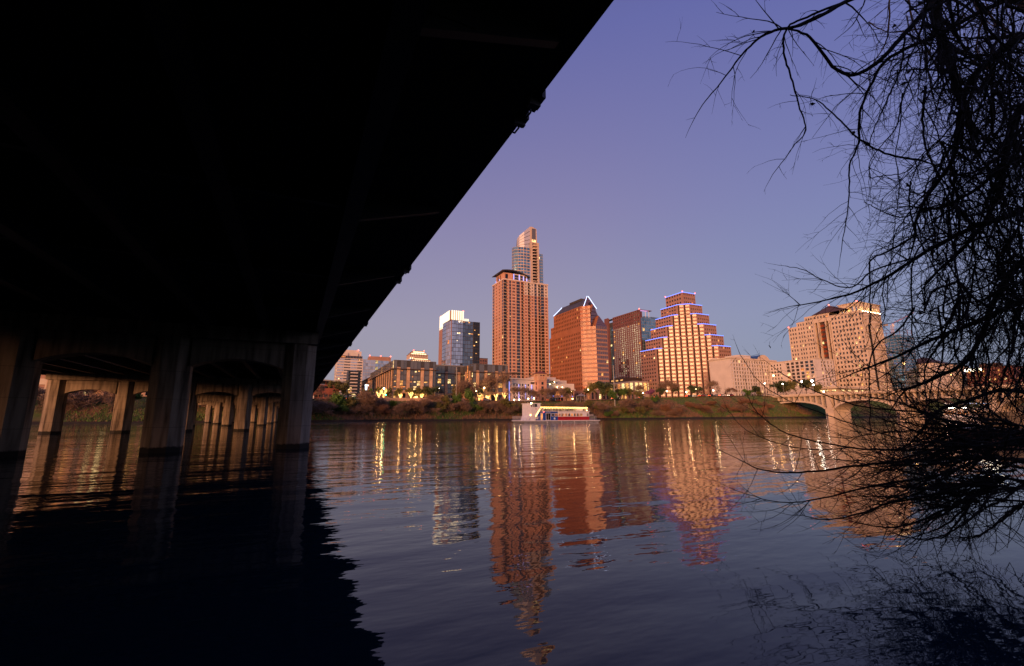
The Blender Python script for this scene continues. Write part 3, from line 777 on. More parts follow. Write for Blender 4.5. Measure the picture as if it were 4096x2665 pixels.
Eb.mesh('gable_base', 'granite', MB().extrude_y([(173.5, 59.4), (186.2, 59.4), (182.9, 75.4), (173.5, 75.4)], 247.0, 262))
gable(247.2, 75.6, 83.6, 173.2, 183.6, 177.3, 3.0)
rm = MB(); rm.extrude_y([(170.0, 75.61), (183.6, 75.61), (178.0, 83.3)], 248.6, 281.8); Eb.mesh('roof', 'slate', rm)
for a, b_ in (((173.0, 247.0, 75.9), (177.1, 248.2, 84.0)), ((183.9, 247.0, 75.3), (177.9, 248.2, 84.0)), ((170.0, 282.2, 75.9), (177.6, 282.2, 83.2))):
    Eb.mesh('neon_edge', 'neon_w', MB().tube([a, b_], 0.22, 5))
Eb.part('roof_vent', 'dark_metal', (176.6, 179.2, 255, 270, 82.3, 83.9)); Eb.part('gable_window', 'gblack', (177.6, 178.9, 247.0, 247.15, 77.6, 79.4))
Eb.face('rose', (168.5, 236.5), (205, 236.5), 10, 18.3, spread(0.5, 36, 12, 0.6), [(12.5, 16.6)], 0.5, 'gblack', 0.15)
Eb.face('rose', (168.5, 289), (168.5, 236.5), 10, 18.3, spread(0.5, 52, 16, 0.6), [(12.5, 16.6)], 0.5, 'gblack', 0.06)
Eb.part('podium_roof', 'grey_conc', (168.6, 204.9, 236.6, 289, 17.9, 18.25))
Eb.finish()

# ---- hotel tower behind, maroon grid of windows
Fb = Building('grid_hotel_tower', 'maroon hotel slab with a grid of pale windows and flat overhanging canopy', 'tower', (375, 430, 15))
def ffun(t, v):
    if v < 0.42 and 0.12 < t < 0.55 and random.random() < 0.85-v: return 'gblack'  # black panes stand in for the dark reflection low on the face
    return 'lit1' if random.random() < 0.035 else None
frow = rows_of(44.6, 111.9, 26, 0.12, 0.90)
Fb.face('maroon', (364, 455.7), (364, 404.6), 44.6, 111.9, spread(0.4, 50.7, 13, 0.66), frow, 0.25, 'gblind', 0.03, tilt=0.4, pfun=ffun)
Fb.face('maroon', (364, 455.7), (364, 404.6), 111.9, 127.7, spread(0.4, 50.7, 13, 0.45), rows_of(111.9, 127.7, 4, 0.22, 0.72), 0.5, 'gblack', 0.0)
Fb.face('dark_metal', (365, 463.5), (365, 455.7), 40, 122, [(0.4, 3.5), (4.0, 7.3)], rows_of(40, 116, 27, 0.08, 0.92), 0.1, 'gteal', 0.05)
Fb.face('maroon', (363.4, 472.5), (363.4, 463.5), 26, 129)
Fb.face('grey_conc', (364.4, 405.2), (392, 405.2), 44.6, 118, spread(0.1, 27.4, 8, 0.96), rows_of(44.6, 118, 18, 0.03, 0.97), 0.05, 'gteal', 0.02, tilt=0.25); Fb.part('corner_pier', 'maroon', (363.98, 365.2, 404.3, 405.1, 44.6, 127.05)); Fb.face('maroon', (363.4, 463.5), (365, 463.5), 40, 128)
Fb.part('canopy', 'maroon', (363.7, 382.5, 403.5, 409, 127.1, 127.7)); Fb.part('canopy_light', 'pink_strip', (364.3, 378, 404.0, 408, 126.9, 127.08))
for x in (373.5, 379): Fb.part('canopy_post', 'white', (x, x+0.4, 405, 405.4, 119, 126.89))
Fb.part('roof', 'grey_metal', (364.3, 371, 409.1, 472, 126.4, 126.8), (365.3, 391.9, 405.4, 420, 117.4, 117.9)); Fb.face('maroon', (364.1, 409), (372, 409), 118, 126.8)
Fb.part('podium', 'brown_roof', (330, 386, 398, 474, 38.8, 44.5)); Fb.part('podium_lights', 'lit1', *[(329.8, 329.98, 400+8*k, 404+8*k, 40.6, 42.2) for k in range(8)])
Fb.face('stone_pale', (325, 474), (325, 376), 14, 38.5, spread(0.7, 97, 14, 0.75), [(28, 37)], 0.5, 'lit1', 0.5)
Fb.face('stone_pale', (325, 376), (350, 376), 14, 38.5, spread(0.7, 24.5, 4, 0.75), [(28, 37)], 0.5, 'lit2', 0.5)
Fb.part('podium_roof', 'grey_conc', (325.1, 386, 376.1, 474, 38.2, 38.7))
Fb.mesh('beacon', 'red', MB().ball((364, 404.6, 128.6), 0.7))
Fb.finish()
F2 = Building('teal_glass_tower', 'teal blue glass tower peeking out behind the stepped tower', 'tower', (465, 505, 15))
F2.face('grey_conc', (454.5, 511.5), (454.5, 495), 50, 146.6, spread(0.05, 16.4, 4, 0.96), rows_of(50, 146.6, 18, 0.03, 0.97), 0.04, 'gteal', 0.03, tilt=0.25)
F2.face('grey_conc', (454.5, 495), (483, 495), 50, 146.6, spread(0.05, 28.4, 7, 0.96), rows_of(50, 146.6, 18, 0.03, 0.97), 0.04, 'gteal', 0.02, tilt=0.25)
F2.part('roof', 'grey_conc', (454.6, 483, 495.1, 511.5, 146.0, 146.55))
F2.finish()

# ---- stepped pyramid tower
G = Building('stepped_tower', 'rose granite stepped pyramid tower edged with blue neon lines at every terrace', 'tower', (372, 352, 13))
gt = [133.1, 119.5, 108.4, 96.8, 84.8, 72.9, 13.0]; GC = Vector((367.1, 339.7)); gs = 4.32; gLw, gLs = 24.65, 18.7
for k in range(6):
    zt_, zb_ = gt[k], gt[k+1]
    if k == 5: nrow_ = 15
    else: nrow_ = 3
    hh = (zt_-zb_)/nrow_ if k < 5 else (zt_-zb_)/nrow_
    pl_, pr_ = GC+Vector((-gs, gs))*k, GC+Vector((gs, -gs))*k
    rws = [(zb_+hh*(i+0.34), zb_+hh*(i+0.80)) for i in range(nrow_)]
    G.face('rose', (pl_.x, pl_.y+gLw), pl_, zb_, zt_, [(0.7, 3.3)]+spread(4.3, gLw-2.0, 5, 0.58), rws, 0.45, 'gblack', 0.04)
    G.face('rose', pr_, (pr_.x+gLs, pr_.y), zb_, zt_, spread(1.1, gLs-0.4, 6, 0.56), rws, 0.45, 'gdark', 0.06, lits=('lit1', 'lit3'))
    if k:
        n2 = 2*k; L = (pr_-pl_).length; w = L/n2
        # sawtooth bays: mirror panels on the diagonal, dark slots between
        u_ = (pr_-pl_)/L
        for j in range(n2):
            a = pl_+u_*(w*j)
            G.face('rose', a, a+u_*2.0, zb_, zt_-0.02, [(0.35, 1.85)], [(zb_+0.04, zt_-0.7)] if k < 5 else [(zb_+0.04+i*11.8, zb_+i*11.8+11.8) for i in range(5)], 0.5, 'slot', 0.0)
            G.face('rose', a+u_*2.0, a+u_*w, zb_, zt_-0.02, [(0.25, w-2.0-0.35)], [(zb_+hh*(i+0.26), zb_+hh*(i+0.80)) for i in range(nrow_)], 0.3, 'gpink', 0.012, tilt=0.35)
    # terrace
    ex = [(pl_.x, pl_.y+gLw), (pl_.x, pl_.y)] + ([(pr_.x, pr_.y)] if k else []) + [(pr_.x+gLs, pr_.y), (pr_.x+gLs, pl_.y+gLw)]
    m = MB(); m.prism([(x, y) for x, y in ex], zt_-0.3, zt_-0.02); m.build('terrace', M['rose_dark'], G.root)
    G.face('rose', (pr_.x+gLs, pr_.y), (pr_.x+gLs, pl_.y+gLw), zb_, zt_)
    d = 0.16
    if k == 0: path = [(pl_.x-d, pl_.y+gLw, zt_), (pl_.x-d, pl_.y-d, zt_), (pr_.x+gLs, pr_.y-d, zt_)]; paths = [path]
    else:
        mdl = pl_+Vector((gs, -gs)); mdr = pr_+Vector((-gs, gs))
        paths = [[(pl_.x-d, pl_.y+gLw, zt_), (pl_.x-d, pl_.y, zt_), (mdl.x-d, mdl.y-d, zt_)], [(mdr.x-d, mdr.y-d, zt_), (pr_.x, pr_.y-d, zt_), (pr_.x+gLs, pr_.y-d, zt_)]]
    for p in paths: G.mesh('neon_edge', 'neon', MB().tube(p, 0.30, 5))
    if k == 0:
        for p in path: G.mesh('beacon', 'red', MB().ball((p[0], p[1], p[2]+0.7), 0.55))
G.finish(300)

# ---- white riverside hotel, two wings
Hb = Building('white_hotel', 'low white hotel with a blank end wall and rows of arched windows', 'building', (370, 262, 15))
hrow = rows_of(17.5, 49.8, 10, 0.18, 0.84)
Hb.face('white_wall', (335, 285.3), (335, 263.7), 14, 50.3)
hc = spread(0.5, 3.2, 1, 0.34)+spread(3.6, 57.5, 16, 0.56)+spread(58, 61.3, 1, 0.34)
Hb.face('white_wall', (335, 263.7), (396.4, 263.7), 14, 50.3, hc, hrow, 0.7, 'gdark', 0.07, tilt=0.6)
Hb.part('cornice', 'cream', (334.3, 397, 263.0, 286, 50.31, 51.5))
Hb.part('roof_block', 'white_wall', (352, 368, 268, 282, 51.51, 55.0), (336, 342, 280, 285, 51.51, 52.6))
vt = MB(); vt.extrude_y([(378+10*i/10-0, 51.51+ (4.6*math.sin(math.pi*i/10))) for i in range(11)][::-1], 266, 282) if False else None
vm = MB(); arc = [(374+16*i/12, 51.52+4.6*math.sin(math.pi*i/12)**0.7) for i in range(13)]
vm.extrude_y(arc[::-1][::-1], 265, 283); Hb.mesh('vault', 'cream', vm)
Hb.mesh('vault_roof', 'gteal', MB().extrude_y([(x, z+0.25) for x, z in arc]+[(x, z+0.02) for x, z in arc[::-1]], 266, 283))
Hb.face('white_wall', (396.4, 263.7), (396.4, 285), 14, 50.3)
# second wing with larger windows
Hb.face('white_wall', (385, 250.2), (385, 223.1), 14, 48.0, spread(2.5, 26.6, 6, 0.70), rows_of(26.5, 47.2, 7, 0.14, 0.86), 0.7, 'gdark', 0.20, tilt=0.6)
Hb.face('white_wall', (384.99, 263.0), (384.99, 250.2), 14, 48.0, spread(1, 12, 4, 0.45), rows_of(17.5, 47.2, 10, 0.2, 0.8), 0.5, 'gblack', 0.1)
Hb.face('white_wall', (385, 223.1), (411.6, 223.1), 14, 48.0, spread(8, 26, 4, 0.5), rows_of(20, 47.2, 9, 0.18, 0.82), 0.6, 'gdark', 0.08)
Hb.face('white_wall', (411.6, 223.1), (411.6, 262), 14, 48)
Hb.part('cornice', 'cream', (384.6, 412, 222.7, 262.9, 48.01, 48.7))
Hb.part('parking_deck', 'cream', (380, 384.9, 214, 262, 14, 17.2), (380, 430, 205, 222.6, 22.5, 24.0), (380, 430, 206, 222.6, 18.0, 19.5), (383, 429, 209, 222, 14, 22.4))
Hb.part('deck_lights', 'lit2', *[(379.9, 379.99, 207+5*k, 209.5+5*k, 20.4, 21.4) for k in range(3)], *[(384+9*k, 388+9*k, 204.9, 204.99, 20.4, 21.4) for k in range(5)])
Hb.finish(300)

# ---- large cream office building with hipped roof
Ib = Building('cream_office_tower', 'broad cream stone office building with dark glass bay and floodlit roof pavilion', 'tower', (455, 235, 15))
def iface(p0, p1, z0, z1, n, ro, mk='cream', fr=0.52, cols=None):
    L = (Vector(p1)-Vector(p0)).length
    Ib.face(mk, p0, p1, z0, z1, cols or spread(0.5, L-0.5, n, fr), ro, 0.5, 'gdark', 0.06, tilt=0.7)
ifh = 4.05; ir = lambda za, zb: [(z+ifh*0.22, z+ifh*0.74) for z in [22+ifh*k for k in range(24)] if z >= za-0.01 and z+ifh <= zb+0.01]
iface((440, 276), (440, 267.4), 14, 87.7, 3, ir(15, 87.7)); iface((440, 267.4), (440, 259.3), 14, 91.5, 3, ir(15, 91.5))
iface((440, 259.3), (440, 251.5), 14, 95.5, 3, ir(15, 95.5))
iface((440, 236.5), (440, 210), 14, 92.5, 9, ir(15, 91)); 
Ib.face('cream', (440.0, 251.5), (440.0, 236.5), 88.5, 95.5, spread(0.6, 14.4, 5, 0.5), ir(88, 95.5), 0.5, 'gdark', 0.05)
Ib.face('brown_roof', (442.5, 251.5), (442.5, 236.5), 22, 88.5, spread(0.3, 14.7, 5, 0.9), ir(22, 88.5), 0.2, 'gmirror', 0.08, tilt=1.2)
for y in (250.6, 247.3, 240.6, 237.4): Ib.part('bay_pier', 'cream', (439.4, 442.45, y-0.45, y+0.45, 14, 88.4))
Ib.part('bay_head', 'cream', (440.0, 442.45, 236.6, 251.4, 88.0, 88.49))
Ib.face('cream', (440, 210), (446.5, 210), 14, 91, spread(0.5, 6.2, 4, 0.5), ir(15, 90), 0.4, 'gdark', 0.05)
Ib.face('dark_metal', (446.5, 211), (450, 211), 14, 80, [(0.2, 1.6), (1.8, 3.3)], ir(22, 80), 0.1, 'gdark', 0.05)
Ib.face('cream', (450, 210), (470, 210), 14, 90.7, spread(0.5, 19.5, 8, 0.5), ir(15, 90), 0.4, 'gdark', 0.05); Ib.face('cream', (446.5, 210), (450, 210), 80, 91)
Ib.face('cream', (470, 210), (470, 276), 14, 90)
hip = MB(); a, b_, c, d = (439.3, 252, 95.51), (439.3, 221, 95.51), (463, 221, 95.51), (463, 252, 95.51); ap = (450, 241, 104.3)
for q0, q1 in ((a, b_), (b_, c), (c, d), (d, a)): hip.tri(q0, q1, ap)
Ib.mesh('hip_roof', 'brown_roof', hip)
Ib.part('roof_deck', 'cream', (440.2, 469, 210.2, 236, 91.0, 91.4), (440.2, 469, 236.1, 259, 95.1, 95.5), (440.1, 469, 259.4, 267.3, 91.1, 91.5), (440.1, 469, 267.5, 275.9, 87.3, 87.7))
Ib.face('cream', (444, 230), (444, 213.5), 91.4, 100.5, spread(1, 15.5, 5, 0.5), [(93.2, 97.5)], 0.5, 'gsky', 0.1)
Ib.face('cream', (444, 213.5), (478, 213.5), 91.4, 98.5, spread(1, 33, 10, 0.5), [(93.2, 97.0)], 0.5, 'lit2', 0.4)
Ib.part('pavilion_roof', 'cream', (443.2, 479, 212.8, 231, 100.51, 101.2)); Ib.face('cream', (444, 213.51), (478, 213.51), 98.5, 100.5)
for k in range(9): Ib.mesh('flood_lamp', 'globe', MB().ball((443.4+4.0*k, 212.6, 92.6), 0.5))
for k in range(3): Ib.mesh('flood_lamp', 'globe', MB().ball((443.3, 215+5*k, 92.6), 0.5))
for x, y, z in ((440, 275.5, 88.4), (450, 241, 104.9), (444.5, 215, 101.8)): Ib.mesh('beacon', 'red', MB().ball((x, y, z), 0.6))
Ib.finish(300)

Jb = Building('unfinished_glass_tower', 'blue grey glass tower under construction right of the cream office', 'tower', (570, 250, 15))
Jb.face('grey_conc', (560, 252), (560, 236), 20, 84, spread(0.1, 15.9, 5, 0.94), rows_of(20, 84, 20, 0.05, 0.95), 0.05, 'gteal', 0.0)
Jb.face('grey_conc', (560, 236), (585, 236), 20, 84, spread(0.1, 24.9, 8, 0.94), rows_of(20, 84, 20, 0.05, 0.95), 0.05, 'gteal', 0.0)
sf = MB()
for x in (560.2, 568, 576, 584):
    for y in (236.3, 251.5): sf.tube([(x, y, 84), (x, y, 90)], 0.25, 4)
for z in (87, 90):
    sf.tube([(560.2, 236.3, z), (584, 236.3, z)], 0.2, 4); sf.tube([(560.2, 236.3, z), (560.2, 251.5, z)], 0.2, 4)
Jb.mesh('steel_frame', 'maroon', sf)
Jb.finish(200)
cr_ = thing('tower_crane', 'thin red and white lattice tower crane right of the cream office', 'crane', (600, 259.3, 15))
tw = MB(); 
for k in range(30):
    z0, z1 = 15+2.9*k, 15+2.9*(k+1)
    for dx, dy in ((-1, -1), (1, -1), (1, 1), (-1, 1)):
        tw.tube([(600+dx*0.9, 259.3+dy*0.9, z0), (600+dx*0.9, 259.3+dy*0.9, z1)], 0.16, 4)
    tw.tube([(599.1, 258.4, z0), (600.9, 258.4, z1)], 0.12, 3); tw.tube([(599.1, 260.2, z0), (599.1, 258.4, z1)], 0.12, 3)
tw.build('mast', mat('crane_mast', (0.55, 0.40, 0.33), 0.6), cr_)
jm = MB()
for k in range(9):
    a = Vector((600, 259.3, 102)); d_ = Vector((0.45, -0.75, 0.48)).normalized(); q0, q1 = a+d_*2.6*k, a+d_*2.6*(k+1)
    jm.tube([q0, q1], 0.2, 4); jm.tube([q0+Vector((0, 0, 1.2)), q1+Vector((0, 0, 1.2*(1-(k+1)/9)))], 0.16, 4); jm.tube([q0, q1+Vector((0, 0, 1.1*(1-(k+1)/9)))], 0.1, 3)
jm.build('jib', mat('crane_jib', (0.42, 0.10, 0.07), 0.6), cr_)
part('cab', M['white'], cr_, (599, 601, 257.2, 258.3, 99.5, 102.2)); part('counterweight', M['grey_conc'], cr_, (596.5, 598.8, 262, 265.5, 101, 103.4)); part('counter_jib', M['maroon'], cr_, (599.4, 600.6, 259.5, 265.6, 103.5, 104.0))

Kb = Building('hip_roofed_building', 'tan building with a blank wall and brown hipped roofs past the arch bridge', 'building', (640, 245, 15))
Kb.face('white_wall', (600, 256), (600, 228.4), 12, 55.5)
Kb.face('white_wall', (600, 228.4), (680, 228.4), 12, 55.5, spread(6, 76, 16, 0.5), rows_of(26, 54, 8, 0.25, 0.75), 0.5, 'gdark', 0.06)
for x0, x1, y0, y1, zt_ in ((599, 640, 227.4, 257, 63.5), (640.01, 681, 227.4, 257, 60.5)):
    hip = MB(); c0, c1, c2, c3 = (x0, y0, 55.51), (x1, y0, 55.51), (x1, y1, 55.51), (x0, y1, 55.51); r0, r1 = (x0+14, (y0+y1)/2, zt_), (x1-14, (y0+y1)/2, zt_)
    hip.quad(c0, c1, r1, r0); hip.quad(c2, c3, r0, r1); hip.tri(c3, c0, r0); hip.tri(c1, c2, r1); Kb.mesh('hip_roof', 'brown_roof', hip)
Kb.finish()
Lb = Building('lamplit_brown_building', 'brown building dotted with yellow lit windows at the far right', 'building', (670, 200, 15))
Lb.face('maroon', (650, 222), (650, 186), 12, 50, spread(1, 35, 9, 0.45), rows_of(22, 49, 6, 0.3, 0.7), 0.3, 'gdark', 0.45, lits=('lit2', 'lit1'))
Lb.face('maroon', (650, 186), (690, 186), 12, 50, spread(1, 39, 9, 0.45), rows_of(22, 49, 6, 0.3, 0.7), 0.3, 'gdark', 0.45, lits=('lit2', 'lit1'))
Lb.part('roof', 'brown_roof', (649.5, 690.5, 185.5, 222.5, 50.01, 51.0)); Lb.part('roof_block', 'brown_roof', (655, 668, 198, 212, 51.01, 55))
Lb.finish()

# ---- western group behind the office block
Nb = Building('banded_tower', 'white and pink tower with dark horizontal window bands beside the bridge', 'tower', (32, 340, 10))
nr = rows_of(11, 42, 16, 0.52, 0.95)
for i, (a, b_) in enumerate(((23.4, 27.8), (27.8, 32.2), (32.2, 36.6), (36.6, 40.2))):
    Nb.face('white_wall', (a, 330+0.0), (b_, 330), 9, 42.3, spread(0.1, b_-a-0.1, 4, 0.97), nr, 0.15, 'gpale' if i % 2 == 0 else 'gdark', 0.02, tilt=0.5)
Nb.face('white_wall', (23.4, 351), (23.4, 330), 9, 42.3, spread(0.2, 20.8, 6, 0.9), nr, 0.15, 'gpale', 0.10, lits=('lit2',))
Nb.face('white_wall', (40.2, 330), (40.2, 351), 9, 42.3)
Nb.face('rose_dark', (23.6, 330.4), (40.0, 330.4), 42.3, 44.2, spread(0.2, 16.2, 8, 0.9), [(42.5, 44.0)], 0.1, 'gdark', 0.05); Nb.face('rose_dark', (23.6, 350.5), (23.6, 330.4), 42.3, 44.2)
Nb.part('crown', 'white_wall', (24.2, 39.2, 331, 350, 44.21, 47.6), (26, 30.2, 330.4, 330.99, 44.21, 46.2), (33, 37, 330.4, 330.99, 44.21, 46.2), (26.5, 37.5, 332, 348, 47.61, 48.5))
Nb.part('lit_letters', 'lit3', *[(25.2+0.75*k, 25.65+0.75*k, 330.2, 330.38, 42.8, 43.7) for k in range(5)])
Nb.mesh('beacon', 'red', MB().ball((37, 331, 48.6), 0.35)); Nb.finish(200)
Ob = Building('pale_glass_tower', 'pale mirrored glass tower between banded tower and office block', 'tower', (65, 440, 10))
orow = rows_of(12, 54, 14, 0.04, 0.94)
Ob.face('white_wall', (52.8, 445), (52.8, 430), 10, 54.2)
Ob.face('grey_conc', (52.8, 430), (64, 430), 10, 54.2, spread(0.1, 11.1, 5, 0.95), orow, 0.05, 'gpale', 0.06, lits=('lit2',), tilt=0.3)
Ob.face('grey_conc', (64, 432), (79, 432), 10, 54.2, spread(0.1, 14.9, 6, 0.95), orow, 0.05, 'gsky', 0.15, lits=('lit2',), tilt=0.3)
Ob.part('upper_block', 'rose', (58.7, 78.6, 434, 446, 54.21, 58.0))
for x in (59, 69, 78.3): Ob.mesh('beacon', 'red', MB().ball((x, 434, 58.6), 0.5))
Ob.finish(150)
Pb = Building('balcony_block', 'dark glass block with stacked white balconies in front of the banded tower', 'building', (29, 275, 10))
Pb.face('dark_metal', (25.5, 270), (32.2, 270), 9, 28, spread(0.1, 6.6, 3, 0.95), rows_of(9.2, 28, 10, 0.1, 0.9), 0.1, 'gblack', 0.12); Pb.face('dark_metal', (25.5, 280), (25.5, 270), 9, 28)
for k in range(10): Pb.part('balcony', 'white_wall', (26.6, 30.6, 268.9, 269.99, 9.6+1.86*k, 10.2+1.86*k))
Pb.part('roof', 'dark_metal', (25.6, 33, 270.1, 280, 27.6, 27.95)); Pb.face('dark_metal', (32.2, 270), (32.2, 280), 9, 28); Pb.finish(60)
Qb = Building('brown_terraced_block', 'brown mid rise block with balconies running back behind the office block', 'building', (48, 350, 10))
Qb.face('stone_tan', (45.1, 412), (45.1, 308), 9, 28.4, spread(1, 103, 26, 0.55), rows_of(10, 28, 6, 0.25, 0.8), 0.6, 'gblack', 0.12)
Qb.face('stone_tan', (45.1, 308), (56, 308), 9, 28.4); Qb.part('eaves', 'brown_roof', (44.3, 60, 307.2, 412, 28.41, 28.9))
for k in range(5): Qb.part('balcony', 'stone_tan', (43.8, 45.08, 310, 410, 12.6+3.0*k, 13.3+3.0*k))
Qb.finish(120)
Rb = Building('copper_civic_building', 'low copper red civic building with a tilted metal roof by the bridge', 'building', (10, 242, 9.5))
Rb.face('copper', (4.5, 236), (18.5, 236), 9, 17.4, spread(0.3, 13.7, 6, 0.8), [(11.2, 12.6), (15.6, 16.6)], 0.5, 'gblack', 0.2); Rb.face('copper', (18.5, 236), (18.5, 256), 9, 17.4); Rb.face('copper', (4.5, 256), (4.5, 236), 9, 17.4)
m = MB(); m.extrude_y([(3, 19.6), (20.5, 18.4), (21.4, 18.9), (20.5, 19.0), (3, 20.2)], 233, 258); Rb.mesh('roof', 'grey_metal', m)
for x in (6, 12, 17.5): Rb.part('roof_post', 'copper', (x, x+0.4, 237, 237.4, 17.41, 18.9))
Rb.part('terrace', 'white_wall', (3.5, 6.8, 218.5, 235, 9.9, 11.2)); Rb.finish()
Sb = Building('tiered_lit_building', 'distant classical building with floodlit golden tiers above the office block', 'building', (147, 610, 10))
def tier(x0, x1, y, z0, z1, wz, nw=10):
    Sb.face('stone_pale', (x0, y), (x1, y), z0, z1, spread(0.5, x1-x0-0.5, nw, 0.42), wz, 0.4, 'gblack', 0.1)
    Sb.face('stone_pale', (x0, y+18), (x0, y), z0, z1); Sb.face('stone_pale', (x1, y), (x1, y+18), z0, z1)
    Sb.part('parapet', 'brown_roof', (x0-0.3, x1+0.3, y-0.3, y+18, z1+0.01, z1+0.45))
    for k in range(9): Sb.mesh('flood_lamp', 'tier_lit', MB().ball((x0+1.2+(x1-x0-2.4)*k/8, y-0.7, max(z0, z1-2.6)+0.5 if z0 < 61 else z0+0.6), 0.8))
tier(133.5, 159.0, 601, 79.0, 85.0, [(82.6, 84.4)]); tier(136.0, 157.0, 602.5, 85.5, 87.5, [(86.2, 87.1)], 8); tier(138.7, 154.6, 604, 88.0, 90.0, [(88.6, 89.5)], 6)
tier(140.0, 158.5, 599, 60, 80.4, [(78.6, 79.6)], 9); tier(137.0, 161.5, 597, 60, 77.6, [(75.4, 76.6)], 10)
for x in (139.5, 154): Sb.mesh('beacon', 'red', MB().ball((x, 604, 91.2), 0.7))
Sb.finish(60)
Tb = Building('small_dark_block', 'small dark flat roofed block right of the crowned glass tower', 'building', (166, 425, 10))
Tb.face('rose_dark', (156, 420), (173.5, 420), 30, 59.7, spread(0.5, 17, 6, 0.6), rows_of(32, 59, 8, 0.3, 0.7), 0.2, 'gblack', 0.05); Tb.face('rose_dark', (156, 432), (156, 420), 30, 59.7); Tb.part('roof', 'dark_metal', (155.8, 173.7, 419.8, 432, 59.71, 60.2))
Tb.mesh('roof_lamp', 'globe_w', MB().ball((157, 419.5, 60.8), 0.8)); Tb.finish(60)

# ---- white terraced block with the blue lit fins, and the brick campanile
Vb = Building('terraced_white_block', 'low white terraced building with blue lit fins behind the moored boat', 'building', (130, 232, 10))
Vb.face('dark_metal', (108, 246), (108, 228.5), 9, 22.3, spread(0.3, 17.2, 6, 0.9), rows_of(9.5, 22, 5, 0.06, 0.94), 0.15, 'gblack', 0.08)
Vb.face('white_wall', (108, 228.5), (108, 226), 9, 22.3, [(0.5, 2.0)], rows_of(9.5, 22, 5, 0.1, 0.9), 0.2, 'lit3', 0.2)
Vb.face('white_wall', (108, 226), (120, 226), 9, 21.0, spread(0.6, 11.5, 6, 0.55), rows_of(11, 20.5, 4, 0.2, 0.75), 0.3, 'gdark', 0.08)
Vb.face('white_wall', (120, 226), (133, 226), 9, 20.0); Vb.face('white_wall', (108, 226.01), (133, 226.01), 21.0, 22.0)
Vb.face('brick', (132, 232), (153.5, 232), 9, 17.6, spread(0.5, 5.5, 3, 0.6)+spread(6.2, 13.5, 4, 0.92)+spread(14.5, 21, 4, 0.55), [(10.8, 12.8), (14.2, 16.4)], 0.3, 'gdark', 0.35)
Vb.face('white_wall', (132, 232.01), (153.5, 232.01), 17.6, 21.3); Vb.face('white_wall', (153.5, 232), (153.5, 250), 9, 21.3)
Vb.part('terrace_slab', 'white_wall', (106.5, 140, 226.6, 250, 22.31, 23.1), (131, 150, 235, 250, 21.31, 23.4), (129, 144, 238, 250, 23.41, 25.4), (131.5, 154, 231.4, 231.99, 17.2, 17.9))
for y in (246, 241.5, 237, 232.5, 228.5): Vb.part('lit_fin', 'blue_strip', (107.5, 107.75, y-0.18, y+0.18, 10.5, 21.5))
for x in (112.3, 116.5, 120.5): Vb.part('lit_fin', 'blue_strip', (x-0.15, x+0.15, 225.5, 225.75, 11.5, 19.5))
for x, z in ((136, 20.5), (139, 22.0), (141, 19), (144.5, 19), (151, 16.6), (133.5, 18.9)): Vb.mesh('terrace_lamp', 'globe', MB().ball((x, 231.3, z), 0.22))
for x in (138, 144, 151.5): Vb.mesh('blue_lamp', 'neon', MB().ball((x, 231.2, 13.6), 0.22))
Vb.finish(200)
Wb = Building('brick_campanile', 'slim orange brick bell tower with arched openings and tiled roof', 'tower', (125.6, 222, 10))
WM = [(122.9, 222), (128.3, 222)]
Wb.face('brick', (122.9, 222), (128.3, 222), 9, 24.4, [(1.9, 3.5)], [(10.5, 12.3), (13.6, 15.4), (16.7, 18.5), (19.4, 21.0)], 0.35, 'gblack', 0.0)
Wb.face('brick', (122.9, 227.4), (122.9, 222), 9, 24.4, [(2.0, 3.4)], [(10.5, 12.3), (13.6, 15.4), (16.7, 18.5), (19.4, 21.0)], 0.35, 'gblack', 0.0)
Wb.face('brick', (128.3, 222), (128.3, 227.4), 9, 25.7)
Wb.face('stone_tan', (122.75, 221.85), (128.45, 221.85), 22.0, 25.7, [(1.3, 2.6), (3.0, 4.3)], [(22.6, 25.0)], 0.6, 'gblack', 0.0); Wb.face('stone_tan', (122.75, 227.4), (122.75, 221.85), 22.0, 25.7, [(1.3, 2.6), (3.0, 4.3)], [(22.6, 25.0)], 0.6, 'gblack', 0.0)
hp = MB(); q = [(122.3, 221.4, 25.71), (128.9, 221.4, 25.71), (128.9, 227.9, 25.71), (122.3, 227.9, 25.71)]; ap = (125.6, 224.7, 27.6)
for i in range(4): hp.tri(q[i], q[(i+1) % 4], ap)
Wb.mesh('roof', 'copper', hp); Wb.finish()
# vertical sign at the street corner
sg = thing('vertical_sign', 'tall glowing white vertical sign on the corner of the terraced block', 'sign', (40.5, 300, 9.5))
part('sign_post', M['dark_metal'], sg, (40.2, 40.6, 299.8, 300.2, 9, 24.0))
part('sign_face', M['signface'], sg, (39.0, 40.19, 299.9, 300.1, 12.6, 21.0)); part('sign_head', M['signface'], sg, (38.8, 40.9, 299.8, 300.15, 21.2, 22.2))
part('sign_backing', mat('sign_blue', (0.02, 0.04, 0.35), 0.4), sg, (38.8, 40.3, 300.11, 300.3, 12.2, 21.1))
# civic block seen under the bridge at far left
Ub = Building('stone_stepped_block', 'pale stone block glimpsed under the bridge at the far left', 'building', (-110, 240, 9.5))
Ub.face('cream', (-150, 236), (-88, 236), 8, 36, spread(0.5, 61.5, 16, 0.7), rows_of(12, 35, 6, 0.3, 0.7), 0.4, 'rose', 0.0); Ub.face('stone_tan', (-88, 234), (-34, 234), 8, 24, spread(0.5, 53.5, 16, 0.6), rows_of(10, 23, 3, 0.2, 0.8), 0.4, 'gdark', 0.4); Ub.part('roof', 'brown_roof', (-88, -33.5, 233.5, 255, 24.01, 25)); Ub.face('stone_tan', (-34, 234), (-34, 255), 8, 24); Ub.part('roof', 'cream', (-150.5, -87.5, 235.5, 255, 36.01, 37)); Ub.finish()


